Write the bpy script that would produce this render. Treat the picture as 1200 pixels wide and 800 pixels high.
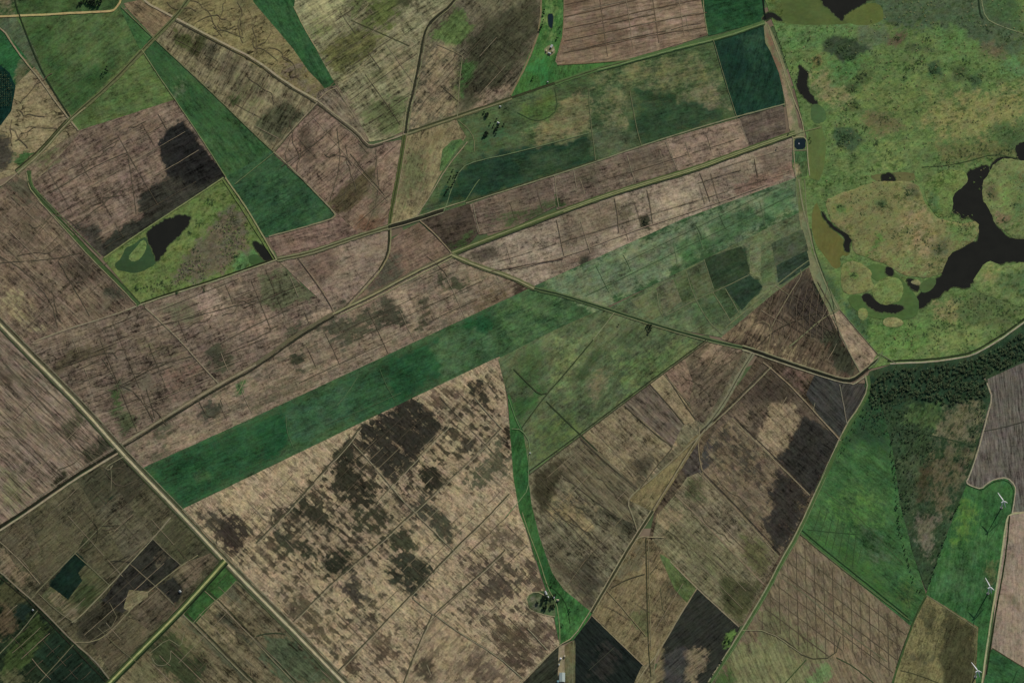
import bpy, math, random
import numpy as np
from mathutils import Vector, geometry as mgeo

# ------------------------------------------------------------------ scene, camera, light
for o in list(bpy.data.objects): bpy.data.objects.remove(o)
SC = bpy.context.scene
COL = SC.collection
MPP = 4.0                                   # metres covered by one photo pixel (a 50 m blade spans about 12 px)
TILT = math.radians(20)                     # the satellite looks from the south, 20 degrees off the vertical
DIST = 30000.0
cam = bpy.data.cameras.new("camera"); camo = bpy.data.objects.new("camera", cam); COL.objects.link(camo)
camo.location = (0, -DIST*math.sin(TILT), DIST*math.cos(TILT)); camo.rotation_euler = (TILT, 0, 0)
cam.sensor_width = 36; cam.sensor_fit = 'HORIZONTAL'; cam.lens = 36*DIST/(1200*MPP)
cam.clip_start = 100; cam.clip_end = 120000
SC.camera = camo
SUN_EL, SUN_AZ = math.radians(31), math.radians(29)      # azimuth clockwise from north (up in the picture)
w = bpy.data.worlds.new("World"); SC.world = w; w.use_nodes = True
wn = w.node_tree; bg = wn.nodes['Background']
sky = wn.nodes.new('ShaderNodeTexSky'); sky.sky_type = 'NISHITA'; sky.sun_disc = False
sky.sun_elevation = SUN_EL; sky.sun_rotation = SUN_AZ
wn.links.new(sky.outputs[0], bg.inputs[0]); bg.inputs[1].default_value = 0.06
sl = bpy.data.lights.new("sun", 'SUN'); sl.energy = 3.2; sl.angle = math.radians(0.53); sl.color = (1, .95, .88)
so = bpy.data.objects.new("sun", sl); COL.objects.link(so)
sdir = Vector((math.sin(SUN_AZ)*math.cos(SUN_EL), math.cos(SUN_AZ)*math.cos(SUN_EL), math.sin(SUN_EL)))
so.rotation_euler = sdir.to_track_quat('Z', 'Y').to_euler(); so.location = (0, 0, 900)
SC.view_settings.view_transform = 'Standard'; SC.view_settings.look = 'None'
SC.view_settings.gamma = 1; SC.view_settings.exposure = 0.0; SC.view_settings.use_curve_mapping = False
SC.render.engine = 'CYCLES'

# ------------------------------------------------------------------ helpers
random.seed(7); RNG = np.random.default_rng(7)
_ct, _st = math.cos(TILT), math.sin(TILT)
def P(px, z=0.0):
    """photo pixels (n,2) -> ground points (n,3) on the plane z"""
    px = np.asarray(px, float).reshape(-1, 2)
    dx = (px[:, 0]-600)*MPP/DIST; dy = (400-px[:, 1])*MPP/DIST
    d = np.stack([dx, _st+dy*_ct, -_ct+dy*_st], 1)
    o = np.array([0, -DIST*_st, DIST*_ct]); t = (z-o[2])/d[:, 2]
    return o + d*t[:, None]
ALB = (1.55, 1.54, 1.50)
def lin(c):
    c = np.asarray(c, float)/255.0
    if c[1] > c[0] and c[1] > c[2]:          # greens were read a little too vivid
        g = (c[0]+c[1])*.5; q = .24*min(1., max(0., (c[1]-c[0]-.05)/.06)); c = np.array([c[0]+(g-c[0])*q, c[1]+(g-c[1])*q, c[2]*.97])
    elif c[0] > c[1] > c[2]: c = c*1.03+np.array([0., .013, .004])       # soils: less pink
    l = np.where(c <= .04045, c/12.92, ((c+.055)/1.055)**2.4)
    return l*np.array(ALB)
def inside(pts, poly):
    x, y = pts[:, 0], pts[:, 1]; r = np.zeros(len(pts), bool); n = len(poly)
    for i in range(n):
        x0, y0 = poly[i]; x1, y1 = poly[(i+1) % n]
        if y0 == y1: continue
        c = ((y0 > y) != (y1 > y)) & (x < (x1-x0)*(y-y0)/(y1-y0)+x0)
        r ^= c
    return r
def dist_poly(pts, poly, closed=True):
    poly = np.asarray(poly, float); n = len(poly); best = np.full(len(pts), 1e9)
    for i in range(n if closed else n-1):
        a = poly[i]; b = poly[(i+1) % n]; ab = b-a; L = ab@ab
        if L < 1e-9: continue
        t = np.clip(((pts-a)@ab)/L, 0, 1)
        best = np.minimum(best, np.hypot(*(pts-a-t[:, None]*ab).T))
    return best
_G = np.random.default_rng(3).random((256, 256))
def vnoise(x, y):
    xi = np.floor(x).astype(int); yi = np.floor(y).astype(int); fx = x-xi; fy = y-yi
    fx = fx*fx*(3-2*fx); fy = fy*fy*(3-2*fy); g = lambda i, j: _G[i % 256, j % 256]
    return (g(xi, yi)*(1-fx)+g(xi+1, yi)*fx)*(1-fy)+(g(xi, yi+1)*(1-fx)+g(xi+1, yi+1)*fx)*fy
def fnoise(x, y, oct=4, rough=.55):
    s = 0; a = 1; t = 0
    for k in range(oct):
        s = s+a*vnoise(x*2**k+17*k, y*2**k+5*k); t += a; a *= rough
    return s/t-.5
def densify(pts, step, closed):
    pts = np.asarray(pts, float); out = []; n = len(pts)
    for i in range(n if closed else n-1):
        a = pts[i]; b = pts[(i+1) % n]; k = max(1, int(math.hypot(*(b-a))/step))
        for j in range(k): out.append(a+(b-a)*j/k)
    if not closed: out.append(pts[-1])
    return np.array(out)
def smooth(pts, it=2, closed=True):
    pts = np.asarray(pts, float)
    for _ in range(it):
        if closed:
            nx = np.roll(pts, -1, 0); q = np.empty((len(pts)*2, 2)); q[0::2] = .75*pts+.25*nx; q[1::2] = .25*pts+.75*nx; pts = q
        else:
            a, b = pts[:-1], pts[1:]; q = np.empty((len(a)*2, 2)); q[0::2] = .75*a+.25*b; q[1::2] = .25*a+.75*b
            pts = np.vstack([pts[:1], q, pts[-1:]])
    return pts
def wobble(pts, amp, freq, seed=0, oct=4):
    dx = fnoise(pts[:, 0]*freq+seed, pts[:, 1]*freq, oct, .62); dy = fnoise(pts[:, 0]*freq, pts[:, 1]*freq+50+seed, oct, .62)
    return pts+np.stack([dx, dy], 1)*2*amp

# ------------------------------------------------------------------ materials
class NT:
    def __init__(s, name):
        s.m = bpy.data.materials.new(name); s.m.use_nodes = True; s.t = s.m.node_tree; s.b = s.t.nodes['Principled BSDF']
    def n(s, typ, ins=None, **kw):
        nd = s.t.nodes.new('ShaderNode'+typ)
        for k, v in kw.items(): setattr(nd, k, v)
        for k, v in (ins or {}).items():
            if isinstance(v, bpy.types.NodeSocket): s.t.links.new(v, nd.inputs[k])
            else: nd.inputs[k].default_value = v
        return nd
    def math(s, op, a, b=0., c=0., clamp=False):
        return s.n('Math', {0: a, 1: b, 2: c}, operation=op, use_clamp=clamp).outputs[0]
    def vmul(s, v, k): return s.n('VectorMath', {0: v, 1: k}, operation='MULTIPLY').outputs[0]
    def noise(s, v, detail=4., rough=.6, dist=0., scale=1.):
        return s.n('TexNoise', {'Vector': v, 'Scale': scale, 'Detail': detail, 'Roughness': rough, 'Distortion': dist}).outputs[0]
    def step(s, v, a, b):
        return s.n('MapRange', {0: v, 1: a, 2: b, 3: 0., 4: 1.}, interpolation_type='SMOOTHSTEP').outputs[0]
    def mix(s, f, a, b, typ='MIX'):
        nd = s.n('Mix', data_type='RGBA', blend_type=typ)
        for k, v in ((0, f), (6, a), (7, b)):
            if isinstance(v, bpy.types.NodeSocket): s.t.links.new(v, nd.inputs[k])
            else: nd.inputs[k].default_value = v
        return nd.outputs[2]
    def out(s, col, rough=1., spec=.1):
        if isinstance(col, bpy.types.NodeSocket): s.t.links.new(col, s.b.inputs['Base Color'])
        else: s.b.inputs['Base Color'].default_value = (*col, 1)
        s.b.inputs['Roughness'].default_value = rough; s.b.inputs['Specular IOR Level'].default_value = spec
        return s.m

def land_material(name, streak=.6, fine=.5, cross=0., blotch=.5, block=.25, speck=.3, contour=.0, hue=.5, warp=.55, bump=.0, bsize=80., tilled=True, tint=(1.06, 1.0, .94), clump=0., mott=0., dash=0., chroma=.35, vein=0., zone=.0, edge=.28, aniso=0.):
    """ground colour 'ca' with ragged patches of 'cb'; row, cross-row, blotch and speckle relief of tone on top"""
    t = NT(name)
    ca = t.n('Attribute', attribute_name='ca').outputs[0]; cb = t.n('Attribute', attribute_name='cb').outputs[0]
    mk = t.n('SeparateXYZ', {0: t.n('Attribute', attribute_name='mk').outputs[1]}).outputs
    rw = t.n('Attribute', attribute_name='rw').outputs[1]
    wv = t.n('TexNoise', {'Vector': t.vmul(rw, (1/140, 1/140, 1)), 'Scale': 1., 'Detail': 3., 'Roughness': .6}).outputs[1]
    wv = t.n('VectorMath', {0: wv, 1: (.5, .5, .5)}, operation='SUBTRACT').outputs[0]
    rq = t.n('VectorMath', {0: wv, 1: (30, 14, 0), 2: rw}, operation='MULTIPLY_ADD').outputs[0]      # rows that are not quite straight
    n1 = t.noise(t.vmul(rq, (.0035, .045, 1)), 5, .68)
    n2 = t.noise(t.vmul(rq, (.012, .125, 1)), 3, .62)
    n3 = t.noise(t.vmul(rw, (1/bsize, 1/bsize, 1)), 9, .70)
    n5 = t.noise(t.vmul(rw, (1/22, 1/13, 1)), 4, .68)
    n6 = t.noise(t.vmul(rw, (1/260, 1/200, 1)), 5, .62)
    sub = lambda a: t.math('SUBTRACT', a, .5)
    mad = lambda a, k, b: t.math('MULTIPLY_ADD', sub(a), k, b)
    if block or tilled:
        vo = t.n('TexVoronoi', {'Vector': t.vmul(rq, (1/150, 1/85, 1)), 'Randomness': .75}, distance='CHEBYCHEV')
        vr = t.n('SeparateColor', {0: vo.outputs['Color']}).outputs[0]
    wsum = t.math('MULTIPLY', sub(n3), (2.0-.9*aniso)*warp)
    wsum = mad(n5, 1.2*warp, wsum)
    if tilled:
        n8 = t.noise(t.vmul(rq, (.045, .0045, 1)), 4, .62)
        wsum = mad(n1, (1.3+1.3*aniso)*warp, wsum); wsum = mad(n8, (.8+1.2*aniso)*warp, wsum); wsum = mad(vr, (.45+.35*aniso)*warp, wsum)
    gate = t.math('MULTIPLY', mk[0], 5., clamp=True)
    f = t.step(t.math('MULTIPLY_ADD', wsum, gate, mk[0]), .5-edge, .5+edge)
    col = t.mix(f, ca, cb)
    k = mad(n1, streak, t.math('MULTIPLY', sub(n2), fine)) if (streak or fine) else None
    if k is not None and cross and tilled: k = mad(n8, cross, k)
    k = t.math('MULTIPLY', k, mk[1]) if k is not None else 0.
    k = mad(n3, blotch, k); k = mad(n5, speck, k); k = mad(n6, zone, k)
    if block: k = mad(vr, block, k)
    if mott: k = mad(t.noise(t.vmul(rw, (1/7, 1/7, 1)), 2, .6), mott, k)
    k = t.math('ADD', k, 1.)
    if dash:
        # short dark wheel marks, furrows and drains along and across the rows
        dg = t.step(t.noise(t.vmul(rw, (1/130, 1/130, 1)), 3, .6), .40, .60)
        da = t.step(t.noise(t.vmul(rq, (.012, .11, 1)), 2, .5), .58, .68)
        db = t.step(t.noise(t.vmul(rq, (.13, .016, 1)), 2, .5), .60, .70)
        k = t.math('MULTIPLY_ADD', t.math('MULTIPLY', dg, t.math('MAXIMUM', da, db)), -dash, k)
    if vein:
        # shallow drains between the paddy plots
        vd = t.n('TexVoronoi', {'Vector': t.vmul(rq, (1/120, 1/70, 1)), 'Randomness': .9}, feature='DISTANCE_TO_EDGE').outputs['Distance']
        vl = t.math('SUBTRACT', 1., t.step(vd, .0, .05))
        vl = t.math('MULTIPLY', vl, t.step(t.noise(t.vmul(rw, (1/100, 1/100, 3)), 3, .6), .42, .60))
        k = t.math('MULTIPLY_ADD', vl, -vein, k)
    if contour:
        # low rice levees that wander along the contour
        n4 = t.noise(t.vmul(rq, (1/200, 1/110, 1)), 2.5, .5, .6)
        fr = t.math('ABSOLUTE', sub(t.math('FRACT', t.math('MULTIPLY', n4, 10.))))
        ln = t.math('SUBTRACT', 1., t.step(fr, .015, .13))
        ln = t.math('MULTIPLY', ln, t.step(t.noise(t.vmul(rw, (1/110, 1/110, 1)), 3), .38, .62))
        k = t.math('MULTIPLY_ADD', t.math('MULTIPLY', ln, mk[2]), -contour, k)
    k = t.math('MAXIMUM', k, .15)
    col = t.mix(1., col, t.n('CombineXYZ', {0: k, 1: k, 2: k}).outputs[0], 'MULTIPLY')
    col = t.mix(t.math('MULTIPLY', t.step(n6, .36, .66), hue), col, t.mix(1., col, (*tint, 1), 'MULTIPLY'))
    if chroma:
        ch = t.n('TexNoise', {'Vector': t.vmul(rw, (1/46, 1/36, 1)), 'Scale': 1., 'Detail': 3., 'Roughness': .65}).outputs[1]
        cv = t.n('VectorMath', {0: ch, 1: (chroma, chroma, chroma), 2: (1-.5*chroma, 1-.5*chroma, 1-.5*chroma)}, operation='MULTIPLY_ADD').outputs[0]
        col = t.mix(1., col, cv, 'MULTIPLY')
    if clump:
        # darker tussocks and bushes that gather in drifts
        drift = t.step(t.noise(t.vmul(rw, (1/170, 1/150, 1)), 4, .6), .44, .58)
        c1 = t.step(t.noise(t.vmul(rw, (1/30, 1/24, 1)), 4, .7), .51, .60)
        c2 = t.step(t.noise(t.vmul(rw, (1/120, 1/120, 1)), 5, .65, 0.), .5, .75)
        col = t.mix(t.math('MULTIPLY', t.math('MULTIPLY', drift, c1), clump), col, t.mix(1., col, (.50, .58, .50, 1), 'MULTIPLY'))
        col = t.mix(t.math('MULTIPLY', c2, .32*clump), col, t.mix(1., col, (1.22, .97, .98, 1), 'MULTIPLY'))
    if bump:
        b = t.n('Bump', {'Strength': bump, 'Distance': 1.2, 'Height': t.math('ADD', n5, n3)})
        t.t.links.new(b.outputs[0], t.b.inputs['Normal'])
    return t.out(col, 1., .05)

M = {}
OCH = (1.02, 1.025, .91)
M['soil'] = land_material('bare_soil', 1.35, 1.5, 1.2, 1.6, .22, 1.9, .5, .6, .95, tint=OCH, mott=1.2, dash=.34, vein=.40, zone=1.3, chroma=.28)
M['plough'] = land_material('ploughed_soil', 1.2, 2.6, .6, 1.0, .1, 1.2, .0, .4, .9, tint=OCH, mott=.8, dash=.25, vein=.15, zone=.6)
M['stubble'] = land_material('burnt_stubble', 1.0, 1.4, 1.1, 1.2, .14, 2.0, .2, .5, 1.25, bsize=60., tint=OCH, mott=1.2, dash=.36, vein=.25, zone=.7, edge=.42, aniso=.7)
M['pasture'] = land_material('pasture_grass', .8, .9, .0, 2.1, .0, 1.7, .0, .8, 1.0, tilled=False, tint=(1.16, 1.0, .95), mott=1.1, chroma=.6, zone=1.3)
M['marsh'] = land_material('marsh_reed', .0, .0, .0, 1.5, .0, 1.6, .0, .5, 1.15, bump=.45, bsize=60., tilled=False, tint=(1.12, .98, .95), clump=1., mott=1.1, chroma=.55, zone=.9)
M['scrub'] = land_material('scrub_ground', .0, .0, .0, 1.7, .0, 2.0, .0, .6, 1.2, bump=.4, bsize=70., tilled=False, tint=(1.15, .98, .95), clump=.9, mott=1.0, chroma=.5)
M['earth'] = land_material('trodden_earth', .0, .0, .0, 1.2, .0, 1.0, .0, .3, .8, bsize=45., tilled=False, mott=.6)
M['floating'] = land_material('floating_weed', .0, .0, .0, .9, .0, .6, .0, .6, .9, bsize=110., tilled=False, tint=(1.12, .98, .9), chroma=.3)

def simple(name, col, rough=.8, spec=.3, var=.3, scale=.4, metal=0.):
    t = NT(name); g = t.n('TexCoord').outputs['Object']
    k = t.math('MULTIPLY_ADD', t.math('SUBTRACT', t.noise(g, 5, .6, 0., scale), .5), var*2, 1.)
    c = t.mix(1., (*col, 1), t.n('CombineXYZ', {0: k, 1: k, 2: k}).outputs[0], 'MULTIPLY'); t.b.inputs['Metallic'].default_value = metal
    return t.out(c, rough, spec)
def water_material(name, col):
    t = NT(name); g = t.n('NewGeometry').outputs['Position']
    n = t.noise(t.vmul(g, (1/60, 1/60, 1/60)), 5, .6)
    c = t.mix(n, (*[v*.7 for v in col], 1), (*[v*1.4 for v in col], 1))
    b = t.n('Bump', {'Strength': .08, 'Distance': .2, 'Height': t.noise(t.vmul(g, (.3, .3, .3)), 3)})
    t.t.links.new(b.outputs[0], t.b.inputs['Normal'])
    return t.out(c, .25, .22)
M['water'] = water_material('dark_water', (.017, .017, .012))
M['pond'] = water_material('pond_water', (.010, .022, .026))

# ------------------------------------------------------------------ sheets of land
def tag(o, label=None, cat=None, group=None, kind=None):
    if label: o['label'] = label
    if cat: o['category'] = cat
    if group: o['group'] = group
    if kind: o['kind'] = kind
    return o
SHEETS = []           # (densified outline px, level)
STEP = .05
def level_for(poly):
    lo, hi = poly.min(0), poly.max(0); lv = 0
    for q, l, qlo, qhi in SHEETS:
        if l < lv or (qlo > hi).any() or (lo > qhi).any(): continue
        if inside(poly, q).any() or inside(q, poly).any() or l == lv and (dist_poly(poly[::3], q[::2]) < 2).any(): lv = l+1
    SHEETS.append((poly, lv, lo, hi)); return lv
def cdt(outline, cell, jit=.3):
    lo, hi = outline.min(0), outline.max(0)
    gx, gy = np.meshgrid(np.arange(lo[0]+cell*.5, hi[0], cell), np.arange(lo[1]+cell*.5, hi[1], cell))
    g = np.stack([gx.ravel(), gy.ravel()], 1); g = g+RNG.uniform(-jit, jit, g.shape)*cell
    g = g[inside(g, outline)]
    if len(g): g = g[dist_poly(g, outline) > cell*.35]
    pts = np.vstack([outline, g]); n = len(outline)
    v, e, f, *_ = mgeo.delaunay_2d_cdt([Vector(p) for p in pts], [(i, (i+1) % n) for i in range(n)], [list(range(n))], 1, 1e-5)
    return np.array([(a.x, a.y) for a in v]), [list(q) for q in f]
def attr(me, name, typ, data):
    a = me.attributes.new(name, typ, 'POINT')
    a.data.foreach_set({'FLOAT_COLOR': 'color', 'FLOAT_VECTOR': 'vector'}[typ], np.ascontiguousarray(data, np.float32).ravel())
def land(name, poly, col, ang=25., mat='soil', p=(), base=0., cb=None, st=1., ct=0., cell=5., wob=.35, wf=.15, smo=0, rise=0., kind='structure', dome=0., lv=None, raw=False):
    """one sheet of ground. p = patches [(poly, colour, strength, soft px)] of other soil or growth inside it"""
    if smo: poly = smooth(poly, smo)
    out = densify(poly, min(cell, 3.), True) if not raw else np.asarray(poly, float)
    if not raw and not dome and mat not in ('floating', 'marsh'):          # neighbouring fields overlap a little, so no bare seam is left
        d = np.roll(out, -1, 0)-np.roll(out, 1, 0); d /= np.hypot(*d.T)[:, None]+1e-9
        ar = np.sum(out[:, 0]*np.roll(out[:, 1], -1)-np.roll(out[:, 0], -1)*out[:, 1])
        out = out+np.stack([d[:, 1], -d[:, 0]], 1)*(1.3 if ar > 0 else -1.3)
    out = wobble(out, wob, wf, len(SHEETS))
    if lv is None: lv = level_for(out)
    z = .15+STEP*lv+rise
    v, f = cdt(out, cell); n = len(v)
    A = np.tile(lin(col), (n, 1)); cb = lin(cb if cb is not None else np.array(col)*.6); B = np.tile(cb, (n, 1)); m = np.full(n, base)
    for pp in p:
        pl = np.asarray(pp[0], float); soft = pp[3] if len(pp) > 3 else 4.
        vq = v+np.stack([fnoise(v[:, 0]*.09+3, v[:, 1]*.09, 4, .6), fnoise(v[:, 0]*.09, v[:, 1]*.09+40, 4, .6)], 1)*(soft*3.2 if soft > 2.6 else soft*1.6)
        d = dist_poly(vq, pl); s = np.where(inside(vq, pl), d, -d); wgt = np.clip(s/(3.2*soft)+.5, 0, 1)*pp[2]*(1.18 if soft <= 4 else 1.08)
        pc = lin(pp[1]); up = wgt > m*.6
        k = np.clip(wgt/(m+1e-6), 0, 1)[:, None]
        B = np.where(up[:, None], B*(1-k)+pc*k, B); m = np.maximum(m, wgt)
    W = P(v, z)
    if dome: W[:, 2] += dome*np.clip(dist_poly(v, out)/2.5, 0, 1)*(1+.8*fnoise(v[:, 0]*.25, v[:, 1]*.25, 3))
    a = math.radians(ang); c, s = math.cos(a), math.sin(a); r = (len(SHEETS)*7.31) % 97
    rw = np.stack([W[:, 0]*c+W[:, 1]*s, -W[:, 0]*s+W[:, 1]*c, np.full(n, r)], 1)
    me = bpy.data.meshes.new(name); me.from_pydata(W.tolist(), [], f)
    attr(me, 'ca', 'FLOAT_COLOR', np.c_[A, np.ones(n)]); attr(me, 'cb', 'FLOAT_COLOR', np.c_[B, np.ones(n)])
    attr(me, 'mk', 'FLOAT_VECTOR', np.stack([m, np.full(n, st), np.full(n, ct)], 1)); attr(me, 'rw', 'FLOAT_VECTOR', rw)
    me.materials.append(M[mat]); me.update()
    if me.polygons and sum(q.normal.z for q in me.polygons) < 0: me.flip_normals()
    o = bpy.data.objects.new(name, me); COL.objects.link(o); tag(o, kind=kind); return o
def water(name, poly, mat='water', wob=1., wf=.25, smo=1, lv=None, fringe=1.1, grow=.5):
    poly = smooth(poly, min(smo, 1)); sd = len(SHEETS)
    out = densify(poly, 1.2, True)
    if grow:
        d = np.roll(out, -1, 0)-np.roll(out, 1, 0); d /= np.hypot(*d.T)[:, None]+1e-9
        ar = np.sum(out[:, 0]*np.roll(out[:, 1], -1)-np.roll(out[:, 0], -1)*out[:, 1]); out = out+np.stack([d[:, 1], -d[:, 0]], 1)*(grow if ar > 0 else -grow)
    out = wobble(wobble(out, wob*2.2, wf, sd), min(1.6, wob*1.3), .55, sd+3, 4)
    if fringe:
        d = np.roll(out, -2, 0)-np.roll(out, 2, 0); d /= np.hypot(*d.T)[:, None]+1e-9
        ar = np.sum(out[:, 0]*np.roll(out[:, 1], -1)-np.roll(out[:, 0], -1)*out[:, 1]); w_ = fringe*(.6+1.6*(fnoise(out[:, 0]*.15, out[:, 1]*.15, 3)+.3))
        fo = out+np.stack([d[:, 1], -d[:, 0]], 1)*(np.maximum(w_, .1)*(1 if ar > 0 else -1))[:, None]
        land('wet_margin', fo, (62, 76, 48), 0, 'scrub', cell=4., wob=0., raw=True)
    l = level_for(out) if lv is None else lv
    me = bpy.data.meshes.new(name); v, f = cdt(out, 30.)
    me.from_pydata(P(v, .15+STEP*l).tolist(), [], f); me.materials.append(M[mat])
    if sum(q.normal.z for q in me.polygons) < 0: me.flip_normals()
    o = bpy.data.objects.new(name, me); COL.objects.link(o); tag(o, kind='structure'); return o
LINES = []; LINE_Z = 0
def line(name, pts, width, col, wob=.3, smo=1, wvar=.35, mat='earth', crown=.12, cb=None, base=.25, kind='structure'):
    """a road, track, ditch or bank: a ribbon of real width laid over the sheets"""
    if name in ('track', 'farm_track', 'bank', 'drain', 'levee', 'furrow', 'plot_edge'):      # worn lines fade into the soil around them
        width *= .88; col = tuple(v*.86+q*.14 for v, q in zip(col, (100, 90, 72)))
    pts = smooth(pts, smo, False) if smo and len(pts) > 2 else np.asarray(pts, float)
    c = wobble(densify(pts, 3., False), wob, .12, len(LINES)*3)
    d = np.gradient(c, axis=0); d /= np.hypot(*d.T)[:, None]+1e-9; nrm = np.stack([-d[:, 1], d[:, 0]], 1)
    hw = width*.5*(1+wvar*2*fnoise(c[:, 0]*.2+9, c[:, 1]*.2+len(LINES), 3)); hw = np.maximum(hw, .22)
    lo, hi = c.min(0)-width, c.max(0)+width; lv = 0
    for q, l, wq, qlo, qhi in LINES:
        if l < lv or (qlo > hi).any() or (lo > qhi).any(): continue
        if np.min(np.hypot(c[:, None, 0]-q[None, :, 0], c[:, None, 1]-q[None, :, 1])) < (wq+width)*.5+2.2: lv = l+1
    LINES.append((c, lv, width, lo, hi))
    z = LINE_Z+STEP*lv; n = len(c)
    L = P(c-nrm*hw[:, None], z); C = P(c, z+crown*.0); R = P(c+nrm*hw[:, None], z); C[:, 2] += crown*.3
    V = np.vstack([L, C, R]); f = [(i+k*n, i+1+k*n, i+1+(k+1)*n, i+(k+1)*n) for k in (0, 1) for i in range(n-1)]
    me = bpy.data.meshes.new(name); me.from_pydata(V.tolist(), [], f); N3 = 3*n
    cbl = lin(cb if cb is not None else np.array(col)*.72)
    attr(me, 'ca', 'FLOAT_COLOR', np.tile([*lin(col), 1], (N3, 1))); attr(me, 'cb', 'FLOAT_COLOR', np.tile([*cbl, 1], (N3, 1)))
    attr(me, 'mk', 'FLOAT_VECTOR', np.tile([base, 1, 0], (N3, 1))); attr(me, 'rw', 'FLOAT_VECTOR', np.c_[V[:, :2], np.full(N3, len(LINES)*3.7 % 91)])
    me.materials.append(M[mat])
    if sum(q.normal.z for q in me.polygons) < 0: me.flip_normals()
    o = bpy.data.objects.new(name, me); COL.objects.link(o); tag(o, kind=kind); return o
# ------------------------------------------------------------------ the wide ground
def far_ground():
    t = NT('farmland_mosaic'); g = t.n('NewGeometry').outputs['Position']
    q = t.n('VectorRotate', {0: g, 'Angle': math.radians(-26)}, rotation_type='Z_AXIS').outputs[0]
    vo = t.n('TexVoronoi', {'Vector': t.vmul(q, (1/900, 1/420, 0)), 'Randomness': .45}, distance='CHEBYCHEV')
    r = t.n('SeparateColor', {0: vo.outputs['Color']}).outputs
    n = t.noise(t.vmul(q, (1/90, 1/60, 0)), 7, .65)
    c = t.mix(t.step(r[0], .55, .6), (*lin((104, 88, 74)), 1), (*lin((74, 88, 60)), 1))
    k = t.math('MULTIPLY_ADD', t.math('SUBTRACT', n, .5), .9, t.math('MULTIPLY_ADD', r[1], .3, .8))
    c = t.mix(1., c, t.n('CombineXYZ', {0: k, 1: k, 2: k}).outputs[0], 'MULTIPLY')
    M['far'] = t.out(c, 1., .05)
    R = 30000; me = bpy.data.meshes.new('ground'); n = 24
    xs = np.linspace(-R, R, n+1); V = [(x, y, 0) for y in xs for x in xs]
    me.from_pydata(V, [], [(j*(n+1)+i, j*(n+1)+i+1, (j+1)*(n+1)+i+1, (j+1)*(n+1)+i) for j in range(n) for i in range(n)])
    me.materials.append(M['far']); o = bpy.data.objects.new('ground', me); COL.objects.link(o); tag(o, kind='structure')
far_ground()

# colours read off the photograph (sRGB)
BR = (108, 92, 79); BR2 = (101, 86, 74); PINK = (121, 104, 90); RED = (101, 81, 70); TAN = (117, 104, 80); CREAM = (116, 110, 84)
SAND = (142, 123, 99); DK = (60, 54, 45); BLK = (36, 35, 32); GRN = (47, 88, 49); PAS = (68, 92, 55); OLV = (86, 98, 69); DGR = (27, 62, 41)
GBR = (92, 84, 66)
A1, A2, A3, A4 = 17., 26., -46., 42.       # row directions
# --- north-west corner
land('pasture', [(-160,-160),(150,-160),(142,2),(132,13),(60,17),(0,20),(-160,28)], (52,82,46), 20, 'pasture', [([(-160,-160),(20,-20),(15,18),(-160,25)], (92,88,66), .7, 6)])
land('pasture', [(0,21),(130,14),(142,8),(168,56),(84,137),(52,92),(36,52),(20,22)], (66,92,55), 40, 'pasture', [([(20,22),(60,20),(70,60),(95,120),(84,135),(60,100)], (54,86,48), .8, 8), ([(90,90),(130,70),(140,82),(88,132)], (48,80,44), .8, 5)])
land('pasture', [(-10,21),(18,22),(38,55),(54,95),(83,138),(78,136),(48,95),(20,55),(0,33)], (70,84,62), 40, 'pasture')
land('pasture', [(-160,30),(0,33),(22,58),(40,82),(22,98),(12,100),(0,80),(-160,60)], (34,88,50), 40, 'pasture', [([(25,70),(42,82),(20,102),(16,94)], (84,88,64), .9, 4)])
land('field', [(40,80),(94,152),(60,172),(20,202),(-160,260),(-160,200),(0,150),(12,130),(18,102)], TAN, 15, 'soil', [([(-10,160),(10,158),(18,185),(8,195),(-20,200)], (58,52,46), .9, 4), ([(20,180),(40,176),(25,196),(18,192)], (48,78,44), .8, 3)], ct=1.6, st=.5)
land('plantation_ground', [(-160,58),(0,78),(10,86),(17,102),(12,130),(0,146),(-160,205)], (12,46,36), 90, 'scrub')
land('pasture', [(166,58),(206,118),(150,136),(93,153),(84,138)], (76,98,58), 20, 'pasture', [([(84,138),(120,112),(110,140),(95,150)], (62,90,52), .7, 6)])
land('pasture', [(141,8),(178,42),(165,58)], GRN, -46, 'pasture')
land('pasture', [(178,44),(250,110),(300,158),(321,178),(266,212),(206,118),(166,58)], (46,84,49), -52, 'pasture', [([(166,56),(180,48),(250,115),(280,160),(240,150)], (38,78,44), .6, 12), ([(200,100),(215,92),(220,104),(205,112)], (70,90,64), .7, 4)])
land('pasture', [(321,177),(360,217),(391,250),(388,256),(320,276),(312,277),(263,210)], (42,80,50), 30, 'pasture', [([(330,200),(350,215),(330,235),(315,225)], (54,92,60), .6, 8)])
land('field', [(34,205),(93,154),(150,136),(205,118),(264,208),(124,301),(76,264),(39,222)], (104,87,76), 30, 'soil',
     [([(186,172),(198,152),(214,142),(236,172),(264,208),(238,224),(206,222),(196,200)], (33,33,31), 1.2, 2.6), ([(110,290),(150,264),(160,258),(200,230),(262,206),(264,212),(126,302)], (44,42,37), 1.15, 4),
      ([(163,230),(200,205),(238,215),(220,240),(165,262)], (50,46,41), 1., 3), ([(85,262),(112,262),(128,290),(118,298)], (62,56,50), .9, 4), ([(40,190),(70,180),(60,200),(45,205)], (84,84,62), .6, 5), ([(100,160),(180,135),(190,145),(110,175)], (90,74,62), .5, 5)], st=1.2, ct=.5)
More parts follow.
